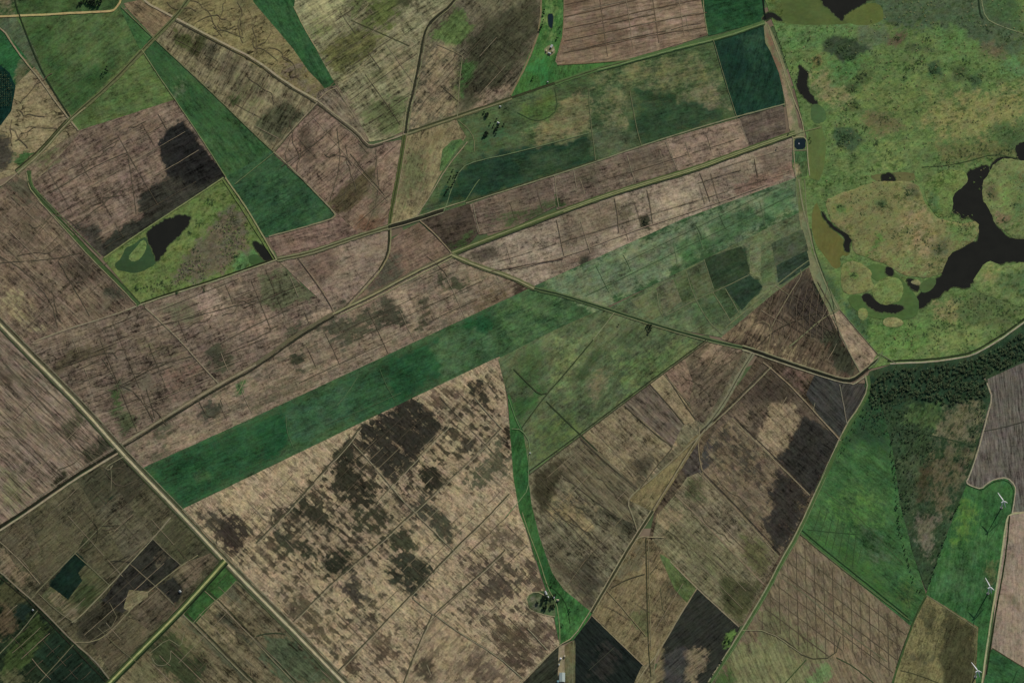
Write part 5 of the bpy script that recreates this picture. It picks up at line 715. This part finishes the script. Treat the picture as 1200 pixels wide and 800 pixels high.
def tube(path, radii, n=10, caps=True):
    path = [Vector(p) for p in path]; V = []; F = []
    for i, p in enumerate(path):
        d = (path[min(i+1, len(path)-1)]-path[max(i-1, 0)]).normalized(); a = d.orthogonal().normalized(); b = d.cross(a)
        for k in range(n):
            t = 2*math.pi*k/n; V.append(p+(a*math.cos(t)+b*math.sin(t))*radii[i])
    for i in range(len(path)-1):
        for k in range(n): F.append((i*n+k, i*n+(k+1) % n, (i+1)*n+(k+1) % n, (i+1)*n+k))
    if caps: F.append(tuple(range(n))[::-1]); F.append(tuple((len(path)-1)*n+k for k in range(n)))
    return V, F
def spot(px, py, z=0.): return tuple(P([(px, py)], z)[0])

# --- wind turbines (hub 85 m, blades 50 m)
def turbine(px, py, yaw, spin, label):
    """px,py = the foot; yaw = direction of the rotor axis, counter-clockwise from east; spin = angle of the first blade above horizontal"""
    x, y, _ = spot(px, py, TOP_Z); r = empty('wind_turbine', (x, y, TOP_Z-.05)); H = 85.
    tag(r, label, 'wind turbine', 'wind turbines along the farm road')
    mesh_obj('foundation', *tube([(0, 0, -.1), (0, 0, .5)], [7, 6.6], 20), 'concrete', r)
    tw = mesh_obj('tower', *tube([(0, 0, .4), (0, 0, 25), (0, 0, 55), (0, 0, H-2)], [2.9, 2.5, 2.0, 1.5], 20), 'white_paint', r, True)
    mesh_obj('door', [(-.6, -2.95, .6), (.6, -2.95, .6), (.6, -2.93, 3), (-.6, -2.93, 3), (-.6, -2.7, .6), (.6, -2.7, .6), (.6, -2.7, 3), (-.6, -2.7, 3)], [(0, 1, 2, 3), (1, 5, 6, 2), (5, 4, 7, 6), (4, 0, 3, 7), (3, 2, 6, 7)], 'door', tw)
    ax = Vector((math.cos(yaw), math.sin(yaw), 0)); h = Vector((-math.sin(yaw), math.cos(yaw), 0)); zz = Vector((0, 0, 1)); c = Vector((0, 0, H))
    V = []; F = []
    for i, (s, wd, ht) in enumerate(((-8.5, 1.2, 1.3), (-7.5, 1.9, 1.9), (-1, 2.2, 2.2), (2.6, 1.9, 2.0), (3.2, 1.4, 1.5))):
        V += [c+ax*s+h*wd*a+zz*ht*b for a, b in ((-1, -.75), (-.75, -1), (.75, -1), (1, -.75), (1, .75), (.75, 1), (-.75, 1), (-1, .75))]
    for i in range(4):
        for k in range(8): F.append((i*8+k, i*8+(k+1) % 8, (i+1)*8+(k+1) % 8, (i+1)*8+k))
    F += [tuple(range(8))[::-1], tuple(range(32, 40))]
    mesh_obj('nacelle', V, F, 'white_paint', r)
    hc = c+ax*5.2
    hub = mesh_obj('hub', *tube([hc-ax*2, hc-ax*.6, hc+ax*.8, hc+ax*1.8, hc+ax*2.3], [1.7, 1.9, 1.7, 1.0, .2], 14), 'white_paint', r, True)
    for k in range(3):
        a = spin+k*2*math.pi/3; d = h*math.cos(a)+zz*math.sin(a); e = d.cross(ax)
        V = []; F = []; st = ((1.2, 1.0, 1.0, 70.), (4, 1.2, .9, 70.), (9, 2.2, .55, 72.), (18, 2.0, .4, 68.), (30, 1.6, .28, 64.), (42, 1.2, .18, 62.), (49.6, .6, .08, 62.))   # feathered, at rest
        for (s, ch, th, tw_) in st:
            q = math.radians(tw_); u = e*math.cos(q)+ax*math.sin(q); v = ax*math.cos(q)-e*math.sin(q); o = hc+d*s
            ch *= 1.35; th *= 1.3
            V += [o-u*ch*.7, o-u*ch*.2+v*th, o+u*ch*.6+v*th*.7, o+u*ch*1.3, o+u*ch*.5-v*th*.6, o-u*ch*.2-v*th]
        for i in range(len(st)-1):
            for j in range(6): F.append((i*6+j, i*6+(j+1) % 6, (i+1)*6+(j+1) % 6, (i+1)*6+j))
        F += [tuple(range(6))[::-1], tuple(range(len(st)*6-6, len(st)*6))]
        mesh_obj('blade', V, F, 'white_paint', r, True)
    return r
turbine(1173.5, 594.5, math.radians(33), math.radians(4), 'white wind turbine inside the rounded green field end below the grey ploughland')
turbine(1157.8, 694.8, math.radians(27), math.radians(8), 'white wind turbine in the green field, middle one beside the farm road')
turbine(1143.2, 792.5, math.radians(35), math.radians(2), 'white wind turbine at the bottom edge beside the dark stubble field')

# --- buildings
def building(name, label, px, py, w, l, h, rz, roof, pitch=.25, cat='farm building', group=None):
    """w across the ridge, l along it, in metres"""
    x, y, _ = spot(px, py, TOP_Z); r = empty(name, (x, y, TOP_Z-.05), math.radians(rz)); tag(r, label, cat, group)
    a, b = w/2, l/2; rp = a*pitch*2
    V = [(-a, -b, 0), (a, -b, 0), (a, b, 0), (-a, b, 0), (-a, -b, h), (a, -b, h), (a, b, h), (-a, b, h), (0, -b, h+rp), (0, b, h+rp)]
    wl = mesh_obj('wall', V, [(0, 1, 5, 8, 4), (1, 2, 6, 5), (2, 3, 7, 9, 6), (3, 0, 4, 7)], 'wall', r)
    ov = .7; t = .25; A = a+ov; B = b+ov; z0 = h-ov*pitch*2+.05; z1 = h+rp+.05
    V = []
    for yy in (-B, B): V += [(-A, yy, z0), (0, yy, z1), (A, yy, z0), (A, yy, z0+t), (0, yy, z1+t), (-A, yy, z0+t)]
    F = [(0, 1, 4, 5), (1, 2, 3, 4), (6, 11, 10, 7), (7, 10, 9, 8), (5, 4, 10, 11), (4, 3, 9, 10), (0, 6, 7, 1), (1, 7, 8, 2), (0, 5, 11, 6), (2, 8, 9, 3)]
    rf = mesh_obj('roof', V, F, roof, r)
    q = [(-.35, -B-.02, z1+.1), (.35, -B-.02, z1+.1), (.35, B+.02, z1+.1), (-.35, B+.02, z1+.1)]; q += [(v[0]*.5, v[1], v[2]+.3) for v in q]
    mesh_obj('ridge_cap', q, [(0, 1, 5, 4), (1, 2, 6, 5), (2, 3, 7, 6), (3, 0, 4, 7), (4, 5, 6, 7)], roof, rf)
    dw = min(1.8, a*.5); dh = min(h*.8, 3.)
    mesh_obj('door', [(-dw, -b-.12, .02), (dw, -b-.12, .02), (dw, -b-.12, dh), (-dw, -b-.12, dh), (-dw, -b+.05, .02), (dw, -b+.05, .02), (dw, -b+.05, dh), (-dw, -b+.05, dh)], [(0, 1, 2, 3), (1, 5, 6, 2), (4, 0, 3, 7), (3, 2, 6, 7)], 'door', r)
    for s in (-1, 1):
        for yy in ((-b*.5, b*.5) if l > 9 else (0,)):
            X0, X1 = s*(a-.05), s*(a+.08)
            mesh_obj('window', [(X0, yy-.8, h*.45), (X1, yy-.8, h*.45), (X1, yy+.8, h*.45), (X0, yy+.8, h*.45), (X0, yy-.8, h*.75), (X1, yy-.8, h*.75), (X1, yy+.8, h*.75), (X0, yy+.8, h*.75)], [(0, 1, 5, 4), (1, 2, 6, 5), (2, 3, 7, 6), (4, 5, 6, 7), (0, 3, 2, 1)], 'door', wl)
    return r
building('shed', 'narrow white roofed shed above the dark trees of the lower farmstead', 639.7, 694.6, 7.5, 18, 3.5, 22, 'white_roof')
building('hut', 'small pale hut just below the narrow white shed', 642.2, 699.2, 6, 7, 3, 20, 'white_roof')
building('hut', 'small grey roofed hut between two dark trees of the lower farmstead', 649.2, 699.8, 6, 7, 3, 10, 'grey_roof')
building('farmhouse', 'tan roofed farmhouse on the grass, rightmost of the lower farmstead', 653.6, 703.2, 9, 10, 3.5, 80, 'tan_roof', .35, 'house')
building('barn', 'large pale green roofed barn in the yard at the bottom edge', 658.8, 793.5, 25, 42, 6, 0, 'teal_roof', .18, 'barn')
building('lean_to', 'small blue green lean-to at the corner of the large barn', 653.8, 798, 7, 8, 3, 0, 'blue_tarp', .15, 'shed')
building('hut', 'small sand coloured hut above the white tank in the narrow yard', 661.4, 768.4, 7, 8, 3, 0, 'tan_roof', .3)
building('hut', 'little white hut at the left rim of the narrow yard', 655.2, 778.2, 5, 6, 2.8, 0, 'white_roof')
building('farmhouse', 'white roofed farmhouse wing pointing up from the northern farmyard', 646.3, 54.6, 9, 15, 3.5, -28, 'white_roof', .3, 'house')
building('farmhouse', 'pale farmhouse wing along the right side of the northern farmyard', 648, 59.4, 7, 15, 3.5, -25, 'tan_roof', .3, 'house')
building('shed', 'pale shed closing the lower side of the northern farmyard', 643.8, 62.8, 6, 15, 3, 65, 'white_roof')
building('shed', 'small tan shed on the left of the northern farmyard', 640.2, 59.6, 6, 8, 3, 0, 'tan_roof')
building('cottage', 'small white cottage among the dark trees below the northern road', 583.8, 144.2, 7, 10, 3, 55, 'white_roof', .3, 'house')
building('hut', 'tiny pale hut in the meadow just below the northern road', 586.2, 125, 5, 7, 2.8, 70, 'white_roof')
building('pump_house', 'tiny white pump house on the green strip beside the brown block', 621.2, 530.8, 4.5, 6.5, 2.8, 80, 'white_roof', .25, 'pump house')
building('pump_house', 'tiny pale pump house by the northern road under the green wedge', 641.8, 96.4, 4, 6, 2.6, 70, 'grey_roof', .25, 'pump house')
building('hut', 'pale hut at the corner of the black plot by the southwest road', 211, 692.8, 9, 10, 3, 45, 'grey_roof')
building('hut', 'tiny pale hut in the dark plot near the left bottom corner', 38.5, 714.5, 6, 7, 3, 45, 'grey_roof')
def silo():
    x, y, _ = spot(657, 771.5, TOP_Z); r = empty('storage_tank', (x, y, TOP_Z-.05)); tag(r, 'round white storage tank in the narrow yard at the bottom edge', 'tank')
    mesh_obj('shell', *tube([(0, 0, 0), (0, 0, 7)], [4.2, 4.2], 24), 'white_paint', r)
    mesh_obj('lid', *tube([(0, 0, 7.02), (0, 0, 8.2), (0, 0, 8.5)], [4.4, 1.2, .5], 24), 'white_paint', r)
    mesh_obj('ladder', *tube([(0, -4.4, .1), (0, -4.4, 7.2)], [.25, .25], 6), 'grey_roof', r)
silo()
def aerator():
    x, y, _ = spot(936.4, 168.4, TOP_Z); z = .15+STEP*(max(s[1] for s in SHEETS))+.03; r = empty('floating_aerator', (x, y, z)); tag(r, 'white floating aerator in the middle of the small square pond', 'aerator')
    mesh_obj('float_ring', *tube([(2.6*math.cos(a), 2.6*math.sin(a), .35) for a in [2*math.pi*k/20 for k in range(21)]], [.6]*21, 8), 'white_paint', r)
    mesh_obj('motor', *tube([(0, 0, .1), (0, 0, 1.4), (0, 0, 2.)], [1.3, 1.2, .5], 12), 'white_paint', r)
    for k in range(3):
        a = k*2*math.pi/3; mesh_obj('arm', *tube([(0, 0, .6), (2.6*math.cos(a), 2.6*math.sin(a), .6)], [.22, .22], 6), 'white_paint', r)
aerator()

# --- trees: trunk with limbs and a crown of leaf tufts
def crown_data(seed, h, r, n):
    g = np.random.default_rng(seed); V = []; F = []
    lobes = [(g.normal(0, r*.38), g.normal(0, r*.38), h*.62+g.normal(0, h*.12), r*g.uniform(.42, .68)) for _ in range(7)]
    for i in range(n):
        lx, ly, lz, lr = lobes[i % 7]; d = g.normal(size=3); d /= np.linalg.norm(d); p = np.array([lx, ly, lz])+d*lr*g.uniform(.6, 1.05)
        u = g.normal(size=3); u /= np.linalg.norm(u); v = np.cross(d+.3*g.normal(size=3), u); v /= np.linalg.norm(v)+1e-9; s = r*g.uniform(.20, .36)
        b = len(V); V += [p-u*s, p-v*s*.7, p+u*s, p+v*s*.7]; F.append((b, b+1, b+2, b+3))
    return V, F
def trunk_data(seed, h, r):
    g = random.Random(seed); V, F = tube([(0, 0, -.3), (.1, 0, h*.25), (.2, .1, h*.6)], [.32, .24, .1], 6)
    for k in range(3):
        a = g.uniform(0, 6.28); v, f = tube([(.1, 0, h*.3), (r*.4*math.cos(a), r*.4*math.sin(a), h*.6)], [.14, .05], 5); b = len(V); V = list(V)+list(v); F = F+[tuple(i+b for i in q) for q in f]
    return V, F
TREE = []
for sd, (h, r, lf) in enumerate(((9, 5, 'leaf'), (8, 4.4, 'leaf'), (10, 5.4, 'leaf'), (4, 3.6, 'leaf2'), (5, 4., 'leaf2'), (6, 5, 'leaf3'))):
    me = bpy.data.meshes.new('crown'); v, f = crown_data(sd+5, h, r, 240); me.from_pydata([tuple(q) for q in v], [], f); me.materials.append(M[lf])
    mt = bpy.data.meshes.new('trunk'); v, f = trunk_data(sd, h, r); mt.from_pydata([tuple(q) for q in v], [], f); mt.materials.append(M['bark'])
    TREE.append((me, mt))
def tree(px, py, k, s, label, group, name='tree', cat='tree'):
    x, y, _ = spot(px, py, TOP_Z); r = empty(name, (x, y, TOP_Z-.1), random.uniform(0, 6.28)); r.scale = (s, s, s*random.uniform(.9, 1.1))
    for nm, me in zip(('crown', 'trunk'), TREE[k]):
        o = bpy.data.objects.new(nm, me); COL.objects.link(o); o.parent = r
    tag(r, label, cat, group); return r
_t = random.Random(11)
def clump(cx, cy, rx, ry, n, s, label, group, k=(0, 1, 2), rot=0.):
    for i in range(n):
        a = _t.uniform(0, 6.28); q = math.sqrt(_t.uniform(0, 1)); dx, dy = rx*q*math.cos(a), ry*q*math.sin(a); c, sn = math.cos(rot), math.sin(rot)
        tree(cx+dx*c-dy*sn, cy+dx*sn+dy*c, _t.choice(k), s*_t.uniform(.8, 1.15), label, group)
clump(106, 3, 14, 6, 34, 1.2, 'dark tree of the oval grove at the top left edge', 'trees of the oval grove')
clump(123, 84, 3.5, 8, 11, .75, 'dark bush beside the diagonal ditch in the northwest pasture', 'bushes beside the diagonal ditch', (0, 1, 3), .6)
clump(568.8, 134, 3, 4.6, 9, 1.1, 'dark tree of the clump nearest the northern road', 'trees of the roadside clump', rot=.4)
for x, y in ((582,140),(574.5,145),(578.5,147),(590,146),(581,157)): tree(x, y, _t.choice((0, 1)), .9, 'single dark tree scattered round the small white cottage', 'trees round the white cottage')
clump(583, 149, 1.2, 6, 7, .85, 'dark tree of the slanting row below the white cottage', 'slanting tree row', rot=.75)
clump(570, 156.5, 2, 5, 8, 1., 'dark tree of the lower left clump near the white cottage', 'lower left tree clump', rot=.65)
for x, y in ((531,199),(536,203),(535,206),(528,207),(526,211),(532,206),(530,217),(533,212),(524,223),(522,226),(526,220)): tree(x, y, _t.choice((0, 1)), _t.uniform(.8, 1.05), 'dark tree of the broken row beside the dark green crop', 'trees beside the dark green crop')
for x, y, s in ((637.5,12,.9),(637,17,1.),(636.5,24,.7),(635.5,29.5,1.),(632.5,35.5,1.1),(634,33,.9),(653,45,.95),(655.5,32.5,.6),(656.5,37.5,.6),(655,33,.5)): tree(x, y, _t.choice((0, 1)), s, 'dark tree in the green lane of the northern farmyard', 'trees of the northern farm lane')
tree(624, 92.5, 1, .95, 'lone dark tree in the green wedge below the northern farmyard', None)
clump(637.5, 702.5, 4, 4, 11, 1.15, 'dark tree of the thickest clump at the lower farmstead', 'thickest farmstead clump')
clump(631, 705.5, 1.8, 1.6, 3, 1., 'dark tree at the left end of the lower farmstead', 'left farmstead trees')
clump(646.2, 700.5, 1.2, 3, 4, .9, 'dark tree between the huts of the lower farmstead', 'trees between the huts', rot=-.4)
clump(650, 697, 1.8, 1., 3, .85, 'dark tree above the tan roofed farmhouse', 'trees above the tan house')
clump(638, 712, 2.8, 3.2, 7, 1.05, 'dark tree of the lowest clump at the lower farmstead', 'lowest farmstead clump')
clump(647.2, 710.5, 3.8, 1.8, 7, .95, 'dark tree of the wide clump below the tan roofed farmhouse', 'wide clump below the tan house', rot=-.2)
for x, y in ((667,713.5),(667.5,717)): tree(x, y, 1, .7, 'small dark tree right of the lower farmstead on the grass', 'small trees right of the farmstead')
tree(646.5, 686.3, 1, .75, 'lone dark tree on the grass above the lower farmstead', None); tree(659, 732, 1, .9, 'lone dark tree beside the farm track near the road bend', None)
tree(724.5, 380.5, 1, .8, 'small tree at the ditch junction in the central pasture', None)
# the dark wedge thicket of the central pasture
for i in range(16):
    a, b = _t.random(), _t.random(); a, b = (1-a, 1-b) if a+b > 1 else (a, b); tree(755.5+a*10+b*4, 378.5+a*2.5+b*13, _t.choice((0, 1)), _t.uniform(.6, .85), 'dark bush of the wedge thicket under the pasture ditch', 'bushes of the wedge thicket')
def along(pts, step, jit, s, label, group, k=(3, 4)):
    p = densify(pts, step, False)
    for q in p:
        if _t.random() < .72: tree(q[0]+_t.gauss(0, jit), q[1]+_t.gauss(0, jit), _t.choice(k), s*_t.uniform(.65, 1.25), label, group)
along([(1046,505),(1044,530),(1048,560),(1051,600),(1056,630),(1064,660),(1071,684),(1078,694)], 3.2, 1., .8, 'low bush of the ragged hedge left of the brown scrub', 'bushes of the left scrub hedge', (0, 3, 4))
along([(1124,590),(1112,615),(1104,640),(1097,660),(1089,682)], 3., .9, .75, 'low bush of the hedge right of the brown scrub', 'bushes of the right scrub hedge', (0, 3, 4))
along([(1016,468),(1006,492),(994,512),(984,534)], 3.2, 2.2, .7, 'low bush strung along the pale field track below the wood', 'bushes along the field track', (3, 4, 4))
along([(846,772),(838,786),(830,800)], 2.6, .8, .7, 'dark bush along the track beside the black plot', 'bushes beside the black plot', (0, 3))
clump(853, 750, 3, 3.5, 8, .8, 'bright green bush at the top corner of the black plot', 'bright bushes', (5,))
along([(908,38),(916,56),(926,76),(934,96),(944,112)], 3.4, 1.8, .65, 'green bush on the bank between the dry strip and the marsh', 'bushes on the marsh bank', (3, 4))
for x, y in ((924,157),(910.5,173.5),(949,162),(950,166)): tree(x, y, 1, .75, 'dark tree near the small square pond', 'trees near the square pond')
clump(758, 262, 0.1, .1, 1, .8, 'lone bush in the pale strip north of the long green parcel', None, (0,)); clump(755.5, 259, 1.5, 3, 6, .7, 'dark bush of the tiny thicket in the pale strip', 'bushes of the tiny thicket', (0, 1))
# the wood below the marsh path and the plantation at the left edge read as masses
def wood(name, label, cat, poly, n, smin, smax, lf, hole=None, grid=None):
    g = np.random.default_rng(21); lo, hi = np.min(poly, 0), np.max(poly, 0); V = []; F = []; tv = [crown_data(40+i, 8, 4.6, 90) for i in range(5)]; bv = 0
    pts = g.uniform(lo, hi, (n*6, 2)) if grid is None else np.stack(np.meshgrid(np.arange(lo[0], hi[0], grid), np.arange(lo[1], hi[1], grid)), -1).reshape(-1, 2)+g.normal(0, .25, (len(np.arange(lo[0], hi[0], grid))*len(np.arange(lo[1], hi[1], grid)), 2))
    dens = fnoise(pts[:, 0]*.12, pts[:, 1]*.12, 3)
    pts = pts[inside(pts, poly) & (dens > (-.16 if grid is None else -9))][:n]
    W = P(pts, TOP_Z); allv = []; tv_ = []
    for i, w_ in enumerate(W):
        v, f = tv[i % 5]; s = g.uniform(smin, smax); a = g.uniform(0, 6.28); q = np.array(v)*s*np.array([1.15, 1.15, .62]); c, sn = math.cos(a), math.sin(a)
        q = np.stack([q[:, 0]*c-q[:, 1]*sn, q[:, 0]*sn+q[:, 1]*c, q[:, 2]], 1)+w_; allv.append(q); tv_.append(np.tile(g.random(3), (len(q), 1))); F += [tuple(k+bv for k in fc) for fc in f]; bv += len(q)
    me = bpy.data.meshes.new(name); me.from_pydata(np.vstack(allv).tolist(), [], F); attr(me, 'tv', 'FLOAT_VECTOR', np.vstack(tv_)); me.materials.append(M[lf]); o = bpy.data.objects.new(name, me); COL.objects.link(o)
    tag(o, label, cat, kind='stuff')
wood('woodland', 'dense dark scrub wood below the curved marsh path', 'wood', [(1022,450),(1036,436),(1060,430),(1092,429),(1124,424),(1145,419),(1176,404),(1202,386),(1300,320),(1340,340),(1260,390),(1200,420),(1156,440),(1156,462),(1146,466),(1128,470),(1110,476),(1092,470),(1074,466),(1056,462),(1040,470),(1026,478),(1016,474)], 1700, .55, 1.35, 'wood_leaf')
wood('scrub', 'loose dark scrub scattered below the wood', 'scrub', [(1012,478),(1040,462),(1062,462),(1066,490),(1080,505),(1100,512),(1092,540),(1078,556),(1066,600),(1058,610),(1048,560),(1044,512),(1020,508),(1004,500)], 420, .35, .85, 'wood_leaf')
wood('scrub', 'thin low scrub sprinkled over the brown part of the wedge', 'scrub', [(1066,480),(1110,474),(1146,470),(1146,505),(1132,550),(1112,600),(1092,660),(1084,680),(1072,640),(1066,600),(1080,556),(1094,540)], 230, .22, .5, 'wood_leaf')
wood('scrub_bushes', 'thin scrub along the edge of the grey ploughland', 'scrub', [(1150,446),(1158,466),(1150,500),(1140,532),(1130,562),(1124,560),(1132,530),(1142,494),(1146,470)], 90, .35, .75, 'wood_leaf')
wood('plantation', 'dark green tree plantation at the left edge', 'plantation', [(-60,72),(0,80),(9,88),(16,102),(11,129),(0,144),(-60,175)], 520, .55, .8, 'wood_leaf', grid=2.6)

# reed and rush tussocks of the marshes, far too many to count
def tussocks(name, label, poly, n, spots, cols, seed, zof=None, tall=1.6):
    g = np.random.default_rng(seed); lo, hi = np.min(poly, 0), np.max(poly, 0); pts = g.uniform(lo, hi, (n*5, 2)); pts = pts[inside(pts, poly)]
    dn = fnoise(pts[:, 0]*.06, pts[:, 1]*.06, 4, .6); pts = pts[dn+g.normal(0, .10, len(pts)) > .02][:n]; sp = []
    for (x, y, r, k) in spots: sp.append(np.stack([x+g.normal(0, r*.5, k), y+g.normal(0, r*.4, k)], 1))
    ns = sum(len(q) for q in sp); allp = np.vstack([pts]+sp) if sp else pts; W = P(allp, TOP_Z); V = []; F = []; C = []; bv = 0
    for i, w_ in enumerate(W):
        dark = i >= len(W)-ns; R = g.uniform(2.2, 6.) if not dark else g.uniform(3., 6.5); H = g.uniform(.6, 1.)*tall*(1.6 if dark else 1.); m = 12
        for k in range(m):
            a = g.uniform(0, 6.28); q = math.sqrt(g.random())*R; p = w_+np.array([q*math.cos(a), q*math.sin(a), H*(1-(q/R)**2)*g.uniform(.5, 1)])
            u = np.array([math.cos(a+1.6), math.sin(a+1.6), g.normal(0, .25)])*g.uniform(.8, 1.9); v = np.array([math.cos(a), math.sin(a), -.35+g.normal(0, .2)])*g.uniform(.7, 1.5)
            V += [p-u, p-v, p+u, p+v]; F.append((bv, bv+1, bv+2, bv+3)); bv += 4
        c = lin(cols[0] if dark else cols[1+g.integers(len(cols)-1)])*g.uniform(.8, 1.15); C.append(np.tile([*c, 1], (m*4, 1)))
    me = bpy.data.meshes.new(name); me.from_pydata([tuple(v) for v in V], [], F); attr(me, 'ca', 'FLOAT_COLOR', np.vstack(C)); me.materials.append(M['tussock'])
    o = bpy.data.objects.new(name, me); COL.objects.link(o); tag(o, label, 'rushes', kind='stuff')
_t3 = NT('rush_tussock'); M['tussock'] = _t3.out(_t3.n('Attribute', attribute_name='ca').outputs[0], .9, .1)
SP = [(957,70,5,14),(960,74,3,8),(1006,92,8,22),(1012,86,5,12),(998,104,7,18),(1004,122,6,14),(992,128,4,8),(1000,120,3,6),(1094,82,5,20),(1138,94,6,16),(1126,86,5,8),(1132,70,5,8),(1066,80,8,18),(1078,72,6,14),(1060,90,4,8),(990,160,8,34),(984,168,6,16),(1026,168,5,14),(1040,178,5,10),(1096,120,2,4),(1012,150,8,14),(1036,140,6,10),(1130,178,10,16),(1150,172,10,16),(1110,190,12,14),(1170,178,6,10),(1052,44,5,12),(988,58,8,26),(996,68,5,12),(970,50,4,8),(1050,28,6,8),(1100,30,8,10),(1086,45,6,10),(1160,35,8,10),(1178,45,8,10),(948,46,3,6),(984,242,3,8),(1034,240,5,16),(1066,226,6,18),(1064,270,5,8),(1080,284,8,16),(1100,290,6,14),(1092,310,5,8),(1010,250,3,4),(1130,270,8,10),(1086,392,4,8),(1068,380,4,6),(1110,362,8,14),(1000,322,4,8),(1048,276,4,6),(1160,228,5,14),(1176,258,6,10),(1190,240,5,8),(1150,352,10,16),(1176,366,10,14),(1120,352,5,8),(1184,176,5,12),(1024,60,5,6),(1075,130,3,4)]
MP = [(905,30),(940,28),(1000,32),(1040,5),(1140,-10),(1215,-10),(1215,165),(1195,190),(1215,205),(1215,270),(1190,278),(1160,256),(1148,235),(1135,205),(1128,214),(1112,232),(1125,246),(1146,255),(1140,285),(1110,296),(1100,322),(1040,310),(1000,292),(996,272),(970,250),(962,232),(970,200),(972,150),(962,125),(952,100),(944,80),(925,60)]
tussocks('rush_tussocks', 'rush and reed tussocks dotted over the great marsh', MP, 1000, SP, [(56,76,47),(70,92,54),(84,104,60),(104,106,70),(118,108,76),(92,116,66),(112,116,78)], 3)
tussocks('rush_tussocks', 'rush tussocks on the marsh south of the dark lake', [(1090,370),(1110,352),(1140,342),(1170,352),(1215,365),(1190,380),(1150,405),(1110,418),(1050,422),(1030,412),(1040,388),(1070,382)], 260, [], [(50,68,44),(66,92,54),(84,104,60),(108,110,72),(92,120,66)], 5)
tussocks('rush_tussocks', 'rush tussocks on the little wet meadow beside its pools', [(205,330),(214,306),(240,280),(275,232),(298,264),(292,288),(262,318),(180,348),(160,340),(190,318)], 420, [(228,292,5,10),(240,340,3,6),(208,342,3,6),(245,235,6,14),(280,312,5,12),(275,300,3,8),(190,330,3,5),(160,338,4,8),(235,262,4,10),(222,272,3,8)], [(46,70,42),(70,84,52),(88,84,62),(96,118,66),(82,76,58),(98,112,66)], 7, tall=1.2)
